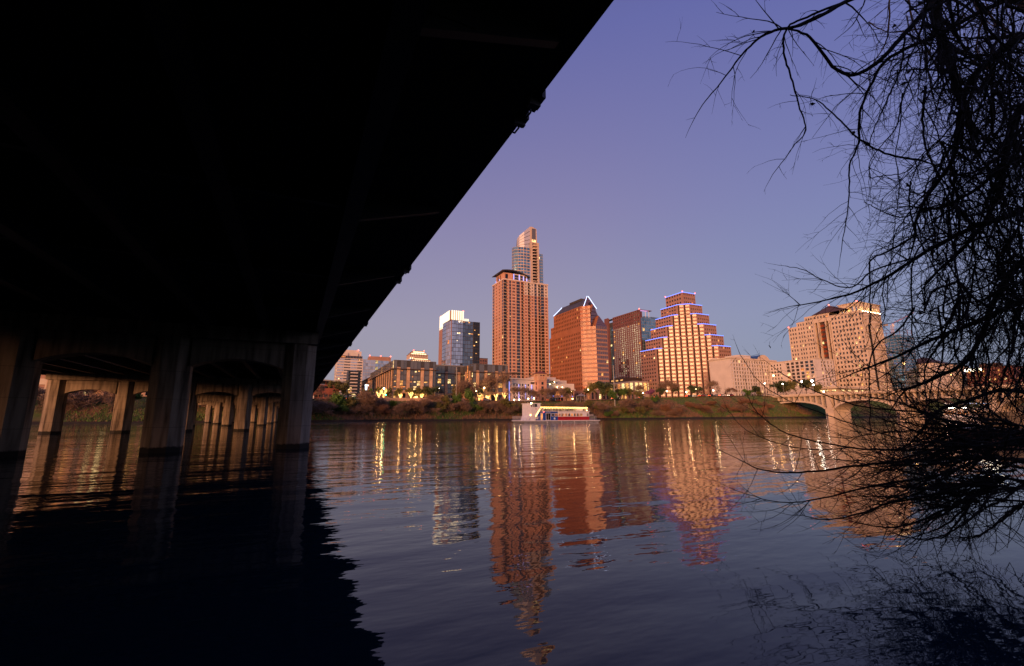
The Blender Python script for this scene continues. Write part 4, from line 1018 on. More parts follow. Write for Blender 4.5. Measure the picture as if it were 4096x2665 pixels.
# ================================================================ THE BOATS
paint_blue = mat('blue_boat_paint', (0.015, 0.075, 0.36), 0.45, 0.15, 1.0)
paint_red = mat('red_boat_paint', (0.42, 0.018, 0.020), 0.45, 0.15, 1.0)
paint_wht = mat('white_boat_paint', (0.84, 0.82, 0.80), 0.5, 0.08, 1.5)
hull_grey = mat('hull_grey', (0.30, 0.30, 0.30), 0.5, 0.25, 0.8)
bx_ = lambda u: 56.1+(u-280)*0.01326
bz_ = lambda v: (640-v)*0.0112
Y0, Y1 = 110.0, 117.0
boat = thing('river_boat', 'white, blue and red river boat with a star and string lights', 'boat', (68.7, 113.5, 0))
m = MB(); m.extrude_y([(56.6, -0.5), (80.6, -0.5), (81.3, 0.55), (56.1, 0.55)], Y0, Y1); m.build('hull', hull_grey, boat)
part('deck', paint_wht, boat, (55.9, 81.5, Y0-0.15, Y1+0.15, 0.553, 0.76))
part('rubbing_strip', M['grey_metal'], boat, (56.2, 81.2, Y0-0.06, Y0-0.003, 0.30, 0.42))
C0, C1, CX = bx_(570), bx_(1940), bx_(1130); ZD, ZM, ZR = 0.763, 1.75, 3.22; yf = Y0+0.55
m = MB(); m.extrude_y([(C0, ZD), (CX, ZD), (CX, ZR), (bx_(665), ZR)], yf, Y1-0.55); m.build('cabin_blue', paint_blue, boat)
part('cabin_red', paint_red, boat, (CX+0.003, C1, yf, Y1-0.55, ZD, ZM)); part('cabin_white', paint_wht, boat, (CX+0.003, C1, yf, Y1-0.55, ZM+0.002, ZR))
part('roof_deck', paint_wht, boat, (bx_(655), C1+0.15, yf-0.2, Y1-0.35, ZR+0.003, ZR+0.16))
m = MB(); m.extrude_y([(bx_(415), ZD), (bx_(560), ZD), (bx_(690), 3.9), (bx_(690), 5.35), (bx_(458), 5.35), (bx_(458), 2.2)], yf-0.35, Y1-1.6); m.build('pilot_tower', paint_wht, boat)
part('pilot_roof', paint_wht, boat, (bx_(445), bx_(700), yf-0.5, Y1-1.4, 5.353, 5.5))
for u0, u1 in ((470, 492), (512, 532), (545, 575), (580, 612)): part('pilot_window', M['gdark'], boat, (bx_(u0), bx_(u1), yf-0.38, yf-0.351, bz_(243), bz_(172)))
part('red_mark', paint_red, boat, (bx_(572), bx_(592), yf-0.375, yf-0.351, bz_(303), bz_(282)))
for k in range(10):
    u = 970+80.5*k
    fr = part('window_frame', paint_wht, boat, (bx_(u), bx_(u+66), yf-0.05, yf-0.003, bz_(477), bz_(398)))
    for q in (0, 1): part('pane', M['lit3' if random.random() < 0.45 else 'gdark'] if k < 9 else M['lit1'], fr, (bx_(u+6+30*q), bx_(u+30+30*q), yf-0.075, yf-0.053, bz_(470), bz_(405)))
for u0, u1, n in ((703, 758, 1), (832, 946, 2)):
    fr = part('door', paint_wht, boat, (bx_(u0), bx_(u1), yf-0.06, yf-0.003, bz_(568), bz_(385)))
    for q in range(n):
        w = (u1-u0-10)/n; part('pane', M['lit3'] if n == 1 else M['gdark'], fr, (bx_(u0+5+w*q+3), bx_(u0+5+w*(q+1)-3), yf-0.085, yf-0.063, bz_(560), bz_(398)))
part('window_frame', M['grey_metal'], boat, (bx_(1878), bx_(1918), yf-0.05, yf-0.003, bz_(475), bz_(405)))
st = MB(); cx, cz, r = bx_(1045), bz_(530), 0.44
pts = [(cx+(r if i % 2 == 0 else r*0.40)*math.sin(math.pi*i/5), cz+(r if i % 2 == 0 else r*0.40)*math.cos(math.pi*i/5)) for i in range(10)]
st.extrude_y(pts[::-1], yf-0.05, yf-0.004); st.build('star', paint_wht, boat)
rm = MB()                                                # railings
def rail(pts, z0, h, n=2, step=0.55):
    for a, b_ in zip(pts, pts[1:]):
        a, b_ = Vector(a), Vector(b_); L = (b_-a).length; k = max(1, int(L/step))
        for i in range(k+1):
            p = a.lerp(b_, i/k); rm.tube([(p.x, p.y, z0), (p.x, p.y, z0+h)], 0.025, 3)
        for j in range(1, n+1): rm.tube([(a.x, a.y, z0+h*j/n), (b_.x, b_.y, z0+h*j/n)], 0.025, 3)
rail([(bx_(430), Y0+0.1), (56.1, Y0+0.1), (56.1, Y1-0.1)], 0.76, 1.1, 3); rail([(bx_(690), Y0+0.1), (bx_(565), Y0+0.1)], 0.76, 1.1, 3)
rail([(bx_(690), yf), (C1, yf), (C1, Y1-0.6), (bx_(690), Y1-0.6)], ZR+0.16, 0.85, 2); rail([(C1, yf), (80.6, yf), (80.6, Y1-0.5)], 0.76, 1.1, 2)
rm.build('railing', paint_wht, boat)
part('stern_awning', paint_wht, boat, (C1+0.02, bx_(2060), yf, Y1-0.6, bz_(452), bz_(438)))
part('bench', M['grey_metal'], boat, *[(x, x+0.5, yf+0.6, Y1-1.2, ZR+0.163, ZR+0.75) for x in [62.8+1.25*k for k in range(9)]]); part('locker', paint_wht, boat, (bx_(1610), bx_(1780), yf+0.2, Y1-1, ZR+0.165, ZR+0.9))
for u in (700, 1000, 1300, 1600, 1880):
    for y in (yf+0.05, Y1-0.65): boat_post = part('canopy_post', paint_wht, boat, (bx_(u), bx_(u)+0.06, y, y+0.06, ZR+0.162, bz_(262)))
part('canopy', paint_wht, boat, (bx_(685), bx_(1895), yf-0.1, Y1-0.5, bz_(262)+0.003, bz_(255)))
zz = MB(); k = 0; u = 690; pts = []
while u < 1895: pts.append((bx_(u), yf-0.16, bz_(240 if k % 2 else 285))); k += 1; u += 19
zz.tube(pts, 0.035, 3); zz.tube([(bx_(688), yf-0.15, bz_(243)), (bx_(1895), yf-0.15, bz_(250))], 0.03, 3); zz.tube([(bx_(688), Y1-0.4, bz_(243)), (bx_(1895), Y1-0.4, bz_(250))], 0.04, 3)
zz.tube([(bx_(572), yf-0.4, bz_(470)), (bx_(680), yf-0.4, bz_(290))], 0.07, 4); zz.build('string_lights', M['bulb_dim'], boat)
MB().ball((bx_(468), yf-0.45, bz_(152)), 0.20).build('mast_light', M['globe'], boat); MB().ball((bx_(448), yf-0.42, bz_(440)), 0.15).build('bow_light', M['bulb'], boat)
MB().ball((bx_(775), yf-0.14, bz_(365)), 0.13).build('red_light', M['red'], boat); MB().ball((bx_(1870), yf-0.14, bz_(322)), 0.13).build('stern_light', M['bulb'], boat)
for u, v in ((383, 525), (595, 505), (738, 295)):
    ring = MB(); pp = [(bx_(u)+0.33*math.cos(a), Y0+0.02, bz_(v)+0.36*math.sin(a)) for a in [2*math.pi*i/10 for i in range(11)]]
    ring.tube(pp, 0.10, 5).build('life_ring', paint_wht, boat)
for u in (835, 1185, 1510, 1830): MB().tube([(bx_(u)-0.12, Y0-0.15, 0.42), (bx_(u)+0.12, Y0-0.22, 0.12)], 0.10, 6).build('fender', paint_wht, boat)

tour = thing('tour_boat', 'white tour boat with a row of small lights moored behind the branches at right', 'boat', (230, 80, 0))
m = MB(); m.extrude_x([(77, -0.4), (84, -0.4), (84.5, 1.2), (76.5, 1.2)], 219, 243); m.build('hull', paint_wht, tour)
part('cabin', paint_wht, tour, (221, 241, 77.2, 83.8, 1.203, 2.0), (221, 241, 77.2, 83.8, 3.4, 4.0)); part('window_strip', M['lit3'], tour, (221.2, 240.8, 77.4, 83.6, 2.003, 3.397))
for k in range(11): part('window_post', paint_wht, tour, (221+1.98*k, 221.5+1.98*k, 77.15, 77.38, 2.003, 3.397), (220.9, 221.18, 77.2+0.65*k, 77.4+0.65*k, 2.003, 3.397))
part('upper_deck', paint_wht, tour, (220.5, 241.5, 76.8, 84.2, 4.003, 4.2)); part('canopy', paint_wht, tour, (222, 240, 77.5, 83.5, 6.0, 6.15)); part('canopy_post', paint_wht, tour, *[(x, x+0.12, 77.6, 77.72, 4.203, 5.997) for x in (222, 228, 234, 239.8)])
for k in range(12): MB().ball((220.4, 77+0.6*k, 4.4), 0.16).build('deck_lamp', M['globe_w'], tour); MB().ball((222+1.6*k, 76.7, 6.0), 0.14).build('deck_lamp', M['neon_w'], tour)

barge = thing('work_barge', 'dark moored work barge with blue awning and tan cabin behind the lower right branches', 'boat', (63, 16, 0))
m = MB(); m.extrude_x([(13.2, -0.4), (19, -0.4), (19.4, 0.75), (12.8, 0.75)], 51, 75); m.build('hull', mat('barge_hull', (0.022, 0.009, 0.008), 0.7), barge)
part('deck', M['dark_metal'], barge, (50.8, 75.2, 12.7, 19.5, 0.753, 0.86)); part('cabin', mat('barge_cabin', (0.22, 0.17, 0.10), 0.7), barge, (54, 58.5, 14, 18, 0.863, 2.2))
blu = mat('barge_awning', (0.008, 0.03, 0.10), 0.7); part('awning', blu, barge, (56, 74, 13.2, 19, 1.9, 2.05), (56, 74, 13.15, 13.19, 1.6, 2.05)); part('awning_post', blu, barge, *[(x, x+0.14, y, y+0.14, 0.863, 1.897) for x in (56.2, 62, 68, 73.7) for y in (13.3, 18.7)])
part('mast', blu, barge, (61.5, 61.6, 15.9, 16.0, 0.864, 6.0)); MB().tube([(57, 14.2, 0.9), (53.5, 13.6, 4.6)], 0.16, 6).build('gangplank', mat('plank', (0.32, 0.26, 0.18), 0.8), barge)
part('tube_lamp', M['neon_w'], barge, (66.6, 67.4, 13.0, 13.08, 2.0, 2.08))

# ================================================================ STREET FURNITURE AND TRAFFIC
def lamp_post(px, py, Y, label, r=0.32, mk='globe', arm=0.0, gz=None):
    d = ray(px, py); t = Y/d.y; x, z = d.x*t, CAMZ+d.z*t; g = street(x) if gz is None else gz
    o = thing('lamp_post', label, 'street lamp', (x, Y, g), 'street lamps along the far bank')
    pole = MB().tube([(x+arm, Y, g-0.3), (x+arm, Y, z-0.1)], 0.10, 6)
    if arm: pole.tube([(x+arm, Y, z-0.1), (x, Y, z+0.15)], 0.07, 5)
    pole.build('pole', M['grey_metal'], o); MB().ball((x, Y, z), r, 8, 5).build('lamp_globe', M[mk], o)
    MB().tube([(x, Y, z+r*0.8), (x, Y, z+r*1.25)], r*0.5, 6).build('lamp_cap', M['dark_metal'], o)
    pl = bpy.data.lights.new('lamp_glow', 'POINT'); pl.energy = 170; pl.color = (1.0, 0.62, 0.28); pl.shadow_soft_size = 0.22
    plo = bpy.data.objects.new('lamp_glow', pl); col.objects.link(plo); plo.parent = o; plo.location = (0, -0.8, z-g)
    return o
for px, py, Y, r, mk, lb in (
    (1536, 1554, 219, 0.40, 'globe', 'street lamp over the glowing wrapped trees left of the office block'),
    (1754, 1552, 217, 0.42, 'globe_w', 'white street lamp in front of the recessed part of the office block'),
    (1937, 1552, 219, 0.36, 'globe', 'street lamp before the right wing of the office block'),
    (1905, 1564, 216, 0.40, 'globe', 'street lamp just left of the right office wing'),
    (2057, 1600, 214, 0.30, 'globe', 'leftmost of the low lamps before the terraced white block'),
    (2077, 1599, 214.5, 0.30, 'globe', 'second low lamp before the terraced white block'),
    (2113, 1595, 215, 0.30, 'globe', 'third low lamp before the terraced white block'),
    (2136, 1594, 215, 0.30, 'globe', 'low lamp just left of the brick bell tower'),
    (2290, 1596, 215, 0.34, 'bulb', 'amber lamp left of the gazebo'),
    (2352, 1559, 222, 0.34, 'globe', 'lamp in front of the gabled tower podium'),
    (2457, 1561, 224, 0.36, 'globe', 'lamp right of the tall mast under the hotel podium'),
    (2571, 1573, 217, 0.36, 'globe', 'lamp beside the purple flowering tree'),
    (2648, 1576, 216, 0.38, 'globe', 'lamp low in front of the stepped tower west wall'),
    (2667, 1565, 217, 0.34, 'globe', 'lamp among bare trees under the stepped tower'),
    (2745, 1569, 216, 0.42, 'globe', 'bright lamp at the foot of the stepped tower bays'),
    (2783, 1556, 216, 0.34, 'globe', 'lamp right of the stepped tower bays above the traffic'),
    (2853, 1562, 214, 0.44, 'globe', 'bright lamp by the blank hotel end wall'),
    (3058, 1534, 214, 0.40, 'globe_w', 'white lamp by the hotel at the end of the arch bridge'),
    (3131, 1536, 190, 0.36, 'globe_w', 'white lamp on the bridge left of the leafy trees')):
    lamp_post(px, py, Y, lb, r, mk, gz=(15 if px > 3000 else None))
def bridge_lamp(px, py, label, r, mk):
    d = ray(px, py); t = 311.0/d.x; y, z = d.y*t, CAMZ+d.z*t
    o = thing('lamp_post', label, 'street lamp', (311.0, y, 15), 'street lamps along the far bank')
    MB().tube([(311, y, 14.9), (311, y, z+0.4)], 0.12, 6).build('pole', M['grey_metal'], o); MB().ball((311, y-0.3, z), r, 8, 5).build('lamp_globe', M[mk], o)
    part('lamp_arm', M['grey_metal'], o, (310.9, 311.1, y-0.5, y, z+0.42, z+0.52))
for a in ((3092, 1503, 'tall orange street lamp at the near end of the arch bridge', 0.62, 'bulb'), (3246, 1524, 'brightest white lamp on the arch bridge above its first pier', 0.75, 'globe_w'),
          (3205, 1527, 'white lamp just left of the brightest bridge lamp', 0.5, 'globe_w'), (3252, 1540, 'small white lamp just below the brightest bridge lamp', 0.4, 'globe_w'), (3293, 1567, 'low white lamp on the bridge right of the first pier', 0.42, 'globe_w'),
          (3613, 1454, 'lamp high on a pole beside the hip roofed building', 0.55, 'bulb'), (3802, 1501, 'amber lamp on the bridge behind the branches', 0.35, 'bulb')): bridge_lamp(*a)
fl = thing('floodlight_mast', 'blazing floodlight on a mast behind the branches at the far right', 'floodlight', (300, 88, 0))
d = ray(3894, 1481); t = 296/d.x; fy, fz = d.y*t, CAMZ+d.z*t
MB().tube([(296, fy, -1), (296, fy, fz+1)], 0.25, 6).build('mast', M['dark_metal'], fl); [MB().ball((295.3, fy-2.4+1.2*k, fz+0.3*(k % 2)), 0.75, 8, 6).build('lamp_head', M['flood'], fl) for k in range(5)]; part('head_frame', M['dark_metal'], fl, (296.1, 296.4, fy-3.0, fy+2.8, fz-0.2, fz+0.2))

carpaint = [mat('car_paint_%s' % n, c, 0.35, 0.05) for n, c in (('white', (0.6, 0.6, 0.6)), ('black', (0.02, 0.02, 0.022)), ('silver', (0.3, 0.3, 0.31)), ('red', (0.25, 0.02, 0.02)))]
tyre = mat('tyre', (0.02, 0.02, 0.02), 0.9)
def make_car(pi, direction):
    o = thing('car', '', 'car', (0, 0, 0), 'cars on the riverside street')
    s = direction
    b = MB(); b.extrude_y([(-2.2, 0.28), (2.2, 0.28), (2.25, 0.75), (1.2, 0.92), (-1.95, 0.95), (-2.25, 0.75)], -0.88, 0.88); b.build('body', carpaint[pi], o)
    b = MB(); b.extrude_y([(-1.75, 0.955), (1.05, 0.925), (0.35, 1.45), (-1.2, 1.48)], -0.78, 0.78); b.build('cabin', M['gblack'], o)
    for x in (-1.4, 1.4):
        for y in (-0.9, 0.9):
            MB().tube([(x, y-0.1, 0.33), (x, y+0.1, 0.33)], 0.33, 8).build('wheel', tyre, o)
    for y in (-0.62, 0.62):
        part('headlight', M['head'], o, (2.2, 2.3, y-0.2, y+0.2, 0.55, 0.72)); part('tail_light', M['tail'], o, (-2.32, -2.2, y-0.24, y+0.24, 0.60, 0.84))
    return o
proto = [make_car(i, 1) for i in range(4)]
spots = [(1363, 219.5, 0, 'west of the office block, first tail lights right of the bridge'), (1436, 220, 2, 'below the dark balcony block'), (1502, 217, 3, 'left of the wrapped trees at the office corner'),
         (1560, 220, 1, 'under the office block corner'), (1700, 218, 2, 'before the left office wing with red tail lights'), (1722, 221, 0, 'just right of the left office wing'), (1775, 218, 1, 'before the recessed part of the office block'),
         (1845, 220.5, 3, 'right of the second mast'), (1945, 218, 2, 'among wrapped trees at the right office wing'), (2205, 217, 1, 'right of the brick bell tower'), (2226, 219, 3, 'left of the gazebo'),
         (2462, 217, 1, 'beside the tall mast'), (2572, 218, 2, 'below the purple flowering tree'), (2625, 218, 3, 'below the stepped tower west wall'), (2757, 217, 1, 'first in the queue right of the stepped tower bays'), (2779, 219, 0, 'second in the queue at the stepped tower'),
         (2809, 217, 3, 'third in the queue under the stepped tower'), (2824, 219.5, 2, 'fourth in the queue before the hotel'), (2848, 217, 1, 'fifth in the queue under the bright lamp'), (2866, 219.5, 2, 'sixth in the queue by the hotel end wall'), (2890, 217, 0, 'pale, below the hotel end wall'), (2925, 219, 3, 'last in the queue before the bridge')]
used = [False]*4
for px, Y, pi, lb in spots:
    o = proto[pi] if not used[pi] else copy_tree(proto[pi]); used[pi] = True
    x = x_at(px, Y); yy = bank_top(x)+(3.2 if Y < 218.6 else 6.4); x = x_at(px, yy)
    dr = 0 if Y < 218.6 else 1
    o.location = (x, yy, street(x)+0.03); o.rotation_euler = (0, 0, 0 if dr == 0 else math.pi)
    o['label'] = '%s car %s' % (('white', 'black', 'silver', 'red')[pi], lb)
for i, (px, lb) in enumerate(((3046, 'first car with red tail lights at the near end of the arch bridge'), (3087, 'second car with red tail lights on the arch bridge'), (3146, 'third car on the arch bridge before the leafy trees'), (3248, 'fourth car on the arch bridge near its first pier'))):
    o = copy_tree(proto[i]); r = ray(px, 1585); o.location = (313.0, r.y/r.x*313.0, 15.06); o.rotation_euler = (0, 0, R(90)); o['label'] = lb; o['group'] = 'cars on the arch bridge'

for px, py, Y, lb in ((1403, 1594, 216, 'left of the two green traffic signals below the balcony block'), (1416.5, 1594, 216, 'right of the two green traffic signals below the balcony block'), (1511, 1579, 222, 'green traffic signal left of the wrapped trees'), (1542.5, 1580, 222, 'green traffic signal right of the wrapped trees')):
    d = ray(px, py); t = Y/d.y; x, z = d.x*t, CAMZ+d.z*t
    o = thing('traffic_signal', lb, 'traffic light', (x, Y, street(x)), 'traffic signals')
    MB().tube([(x+0.5, Y+0.2, street(x)), (x+0.5, Y+0.2, z+1.2), (x, Y+0.2, z+1.2), (x, Y+0.2, z+0.9)], 0.07, 5).build('pole', M['dark_metal'], o)
    part('housing', M['dark_metal'], o, (x-0.22, x+0.22, Y-0.05, Y+0.15, z-0.4, z+0.9)); MB().ball((x, Y-0.08, z), 0.24, 8, 5).build('lens', M['green'], o)

for (xa, ya, za, zb, r0, lb) in ((163.5, 206, 4.0, 30.6, 0.42, 'tall grey mast standing on the bank before the grid hotel'), (70.9, 212, 8.5, 26.2, 0.30, 'grey mast standing before the recessed office front')):
    o = thing('light_mast', lb, 'mast', (xa, ya, za)); MB().tube([(xa, ya, za), (xa, ya, zb)], [r0, r0*0.6], 8).build('pole', M['grey_metal'], o)
    part('lamp_bracket', M['grey_metal'], o, (xa-0.6, xa+0.6, ya-0.1, ya+0.1, zb-3.2, zb-3.0), (xa-0.5, xa+0.5, ya-0.1, ya+0.1, zb-1.4, zb-1.2))

gz_ = thing('gazebo', 'small grey roofed gazebo among bare trees before the gabled tower', 'gazebo', (146.2, 214, 10.5))
g0 = street(146); rf = MB(); N = 8
for i in range(N):
    a0, a1 = 2*math.pi*i/N, 2*math.pi*(i+1)/N; P = lambda a, r, z: (146.2+r*math.cos(a), 214+r*math.sin(a), z)
    rf.quad(P(a0, 3.5, 12.9), P(a1, 3.5, 12.9), P(a1, 0.5, 14.3), P(a0, 0.5, 14.3)); rf.tri(P(a0, 0.5, 14.3), P(a1, 0.5, 14.3), (146.2, 214, 14.8))
rf.build('roof', M['grey_metal'], gz_)
for i in range(N): a = 2*math.pi*i/N; MB().tube([(146.2+2.9*math.cos(a), 214+2.9*math.sin(a), 9.5), (146.2+2.9*math.cos(a), 214+2.9*math.sin(a), 13.0)], 0.13, 6).build('post', M['grey_metal'], gz_)
rw = thing('parapet_wall', 'low tan stone wall along the street above the grassy bank', 'wall', (50, 211, 9))
m = MB()
for x in range(28, 74, 2): m.box(x, x+1.97, bank_top(x)-1.6, bank_top(x)-1.2, 7.6, 10.35)
m.build('wall', M['stone_tan'], rw); m = MB()
for x in range(28, 74, 2): m.box(x-0.02, x+1.99, bank_top(x)-1.7, bank_top(x)-1.1, 10.353, 10.5)
m.build('coping', M['stone_pale'], rw)
rk = MB().ball((0, 0, 0), 1.7, 9, 7, squash=1.25); xr = x_at(2544, 199); rk.v = [(xr+x*random.uniform(.8, 1.15), 199+y*random.uniform(.8, 1.1), 1.5+z*random.uniform(.85, 1.1)) for x, y, z in rk.v]
rko = rk.build('boulder', mat('boulder_rock', (0.24, 0.16, 0.12), 0.9, 0.3, 0.8, bump=0.1, bscale=1.5), None, (xr, 199.0, 1.5)); tag(rko, 'large pale boulder at the waterline below the grid hotel', 'boulder')


# ================================================================ TREES AND SCRUB ON THE FAR BANK
def leafmat(name, c, rough=0.8, var=0.45):
    m, n, l, p = newmat(name)
    g = n.new('ShaderNodeNewGeometry'); oi = n.new('ShaderNodeObjectInfo')
    ad = n.new('ShaderNodeMath'); ad.operation = 'MULTIPLY_ADD'; ad.inputs[1].default_value = 0.7
    l.new(g.outputs['Random Per Island'], ad.inputs[0]); 
    m2 = n.new('ShaderNodeMath'); m2.operation = 'MULTIPLY'; m2.inputs[1].default_value = 0.3; l.new(oi.outputs['Random'], m2.inputs[0]); l.new(m2.outputs[0], ad.inputs[2])
    mx = n.new('ShaderNodeMix'); mx.data_type = 'RGBA'; mx.inputs[6].default_value = (*[x*(1-var) for x in c], 1); mx.inputs[7].default_value = (*[min(1, x*(1+var)) for x in c], 1)
    l.new(ad.outputs[0], mx.inputs[0]); l.new(mx.outputs[2], p.inputs['Base Color']); p.inputs['Roughness'].default_value = rough
    return m
bark = mat('bark', (0.085, 0.050, 0.034), 0.9, 0.3, 2.0)
twig_brown = leafmat('bare_twigs', (0.21, 0.135, 0.090)); twig_red = leafmat('russet_twigs', (0.24, 0.120, 0.062))
leaf_green = leafmat('green_leaves', (0.075, 0.150, 0.025)); leaf_olive = leafmat('olive_leaves', (0.135, 0.125, 0.034)); leaf_dark = leafmat('dark_evergreen_leaves', (0.050, 0.072, 0.025)); blossom = leafmat('purple_blossom', (0.26, 0.085, 0.19))
rnd = random.Random(11)
def rdir(): 
    while True:
        v = Vector((rnd.uniform(-1, 1), rnd.uniform(-1, 1), rnd.uniform(-1, 1)))
        if 0.05 < v.length < 1: return v.normalized()
def branches(mb, p, d, L, r, depth, tips, up=0.18, sides=4):
    k = 4; pts = [p.copy()]; q = p.copy(); dd = d.copy()
    for i in range(k):
        dd = (dd+rdir()*0.22+Vector((0, 0, up))*0.35).normalized(); q = q+dd*(L/k); pts.append(q.copy())
    mb.tube(pts, [r*(1-0.6*i/k) for i in range(k+1)], sides if depth > 1 else 3, cap=False)
    if depth == 0: tips.append((q, dd)); return
    for i in range(rnd.choice((2, 3, 3)) if depth > 1 else 3):
        t = rnd.uniform(0.45, 1.0); j = min(k-1, int(t*k)); b = pts[j].lerp(pts[j+1], t*k-j)
        nd = (dd+rdir()*0.85).normalized(); branches(mb, b, nd, L*rnd.uniform(0.55, 0.78), r*0.5, depth-1, tips, up, sides)
    tips.append((q, dd))
def make_tree(name, crown_mat, kind, seed):
    rnd.seed(seed); o = thing(name, '', 'tree', (0, 0, 0)); tips = []; tr_ = MB()
    H = 1.0
    nst = 1 if kind != 'shrub' else 4
    for s in range(nst):
        base = Vector((rnd.uniform(-.12, .12)*(nst > 1), rnd.uniform(-.12, .12)*(nst > 1), 0)); d = (Vector((0, 0, 1))+rdir()*(0.1 if nst == 1 else 0.5)).normalized()
        branches(tr_, base, d, 0.40 if nst == 1 else 0.36, 0.022 if nst == 1 else 0.011, 4 if nst == 1 else 3, tips, sides=5)
    tr_.build('trunk', bark, o)
    cr = MB()
    if kind in ('bare', 'shrub'):
        for q, dd in tips:
            for i in range(12 if kind == 'bare' else 11):
                a = q+rdir()*0.07; e = (dd+rdir()*0.9+Vector((0, 0, 0.3))).normalized()*rnd.uniform(0.07, 0.17); s = e.cross(rdir()).normalized()*0.0065
                cr.tri(a-s, a+s, a+e)
                for k in range(2):
                    b = a+e*rnd.uniform(.3, .9); e2 = (e.normalized()+rdir()).normalized()*rnd.uniform(0.03, 0.07); s2 = e2.cross(rdir()).normalized()*0.005; cr.tri(b-s2, b+s2, b+e2)
    else:
        for q, dd in tips:
            c = q+rdir()*0.03; rr = rnd.uniform(0.06, 0.12)
            for i in range(30):
                v = rdir()*rr*rnd.random()**0.4; a = c+v; n1 = rdir(); u_ = n1.cross(rdir()).normalized(); w_ = n1.cross(u_)
                s = rnd.uniform(0.013, 0.026); cr.quad(a-u_*s-w_*s*.6, a+u_*s-w_*s*.6, a+u_*s+w_*s*.6, a-u_*s+w_*s*.6)
    cr.build('crown', crown_mat, o)
    return o
kinds = {'bare': [make_tree('bare_tree', twig_brown, 'bare', s) for s in (1, 2, 3)], 'russet': [make_tree('russet_shrub', twig_red, 'shrub', s) for s in (4, 5)], 'brownshrub': [make_tree('bare_shrub', twig_brown, 'shrub', s) for s in (14, 15)],
         'green': [make_tree('green_tree', leaf_green, 'leafy', s) for s in (6, 7)], 'olive': [make_tree('olive_tree', leaf_olive, 'leafy', s) for s in (8, 9)], 'dark': [make_tree('evergreen_tree', leaf_dark, 'leafy', s) for s in (10, 12)], 'purple': [make_tree('blossom_tree', blossom, 'leafy', 13)]}
first = {k: [True]*len(v) for k, v in kinds.items()}
plan = []
rnd.seed(21)
def plant(kind, px, Y, h, w=1.0, dz=0.0): plan.append((kind, x_at(px, Y), Y, h, w, dz))
# individually seen trees
for a in (('green', 1330, 204, 7.5, 1.25), ('green', 1318, 201, 6.0, 1.2), ('olive', 1340, 226, 9, 1.1), ('bare', 1280, 214, 8, 1.2), ('bare', 1480, 203, 8.5, 1.3), ('green', 1475, 222, 5, 1.2), ('bare', 1990, 217, 13.5, 1.05), ('bare', 1880, 209, 11, 1.0), ('green', 1862, 203, 8.5, 0.8), ('green', 1840, 201, 7, 0.9), ('dark', 1740, 217, 6.5, 1.4), ('olive', 1640, 217, 6, 1.3), ('olive', 1700, 218, 6.5, 1.3), ('olive', 1840, 219, 8, 1.0), ('bare', 1870, 218, 9, 1.0), ('olive', 1608, 216, 5.5, 1.2), ('dark', 1920, 221, 6.5, 1.1), ('olive', 1525, 222, 6.5, 1.2),
          ('bare', 2060, 208, 8, 1.2), ('bare', 2120, 213, 7, 1.2), ('bare', 2170, 212, 7.5, 1.2), ('bare', 2230, 214, 8, 1.2), ('olive', 2265, 216, 7.5, 1.2), ('olive', 2390, 218, 10, 1.25), ('dark', 2410, 220, 10, 1.2), ('olive', 2440, 214, 7, 1.3), ('green', 2440, 208, 7, 1.2), ('green', 2490, 211, 6, 1.2), ('dark', 2475, 214, 5.5, 1.3), ('olive', 2520, 214, 6.5, 1.4), ('bare', 2560, 216, 7.5, 1.3), ('purple', 2600, 216, 6.2, 1.3), ('bare', 2640, 216, 8.5, 1.2), ('bare', 2690, 215, 10, 1.1), ('dark', 2700, 213, 6.5, 1.25), ('dark', 2770, 219, 7.0, 1.3), ('bare', 2810, 218, 7.5, 1.2), ('bare', 2852, 219, 9.5, 1.05), ('bare', 2930, 219, 6.0, 1.2), ('dark', 2650, 210, 5.5, 1.0), ('olive', 2550, 208, 6, 1.2), ('green', 2620, 205, 5, 1.3), ('olive', 2580, 204, 5, 1.3)): plant(*a)
for px, kd, h, w in ((2990, 'green', 8, 1.2), (3040, 'dark', 10, 1.2), (3035, 'olive', 6, 1.2), (3110, 'olive', 11, 1.1), (3150, 'dark', 12, 1.2), (3190, 'olive', 12, 1.2), (3225, 'dark', 12, 1.1), (3255, 'olive', 10, 1.1)):
    r = ray(px, 1590); X = 340+rnd.uniform(-4, 8); plan.append((kd, X, r.y/r.x*X, h, w, 15.2-ground_z(X, r.y/r.x*X)))
# the thicket along the waterline
for i in range(78):
    px = 1255+i*23.5+rnd.uniform(-12, 12); t = rnd.random()
    kd = rnd.choice(('bare', 'brownshrub', 'green', 'bare', 'russet', 'olive')) if px < 2650 else rnd.choice(('russet', 'bare', 'brownshrub', 'russet'))
    x0 = x_at(px, 200); Y = shore(x0)+0.8+7.5*t; plant(kd, px, Y, (rnd.uniform(3.4, 6.8) if px < 2650 else rnd.uniform(3.8, 6.2)), rnd.uniform(1.2, 1.7))
for i in range(14):
    px = 90+i*75+rnd.uniform(-20, 20); x0 = x_at(px, 200); plant(rnd.choice(('bare', 'green', 'brownshrub', 'olive', 'bare')), px, shore(x0)+1.5+9*rnd.random(), rnd.uniform(4, 8), rnd.uniform(1.1, 1.5))
words = {'bare': ('bare_tree', 'leafless brown tree', 'leafless brown trees'), 'russet': ('russet_shrub', 'russet bare shrub', 'russet shrubs'), 'brownshrub': ('bare_shrub', 'brown bare thicket shrub', 'brown thicket shrubs'), 'green': ('green_tree', 'fresh green bushy tree', 'green trees'), 'olive': ('olive_tree', 'olive brown leafy tree', 'olive leafy trees'), 'dark': ('evergreen_tree', 'dark evergreen tree', 'dark evergreens'), 'purple': ('blossom_tree', 'purple flowering tree', 'blossom')}
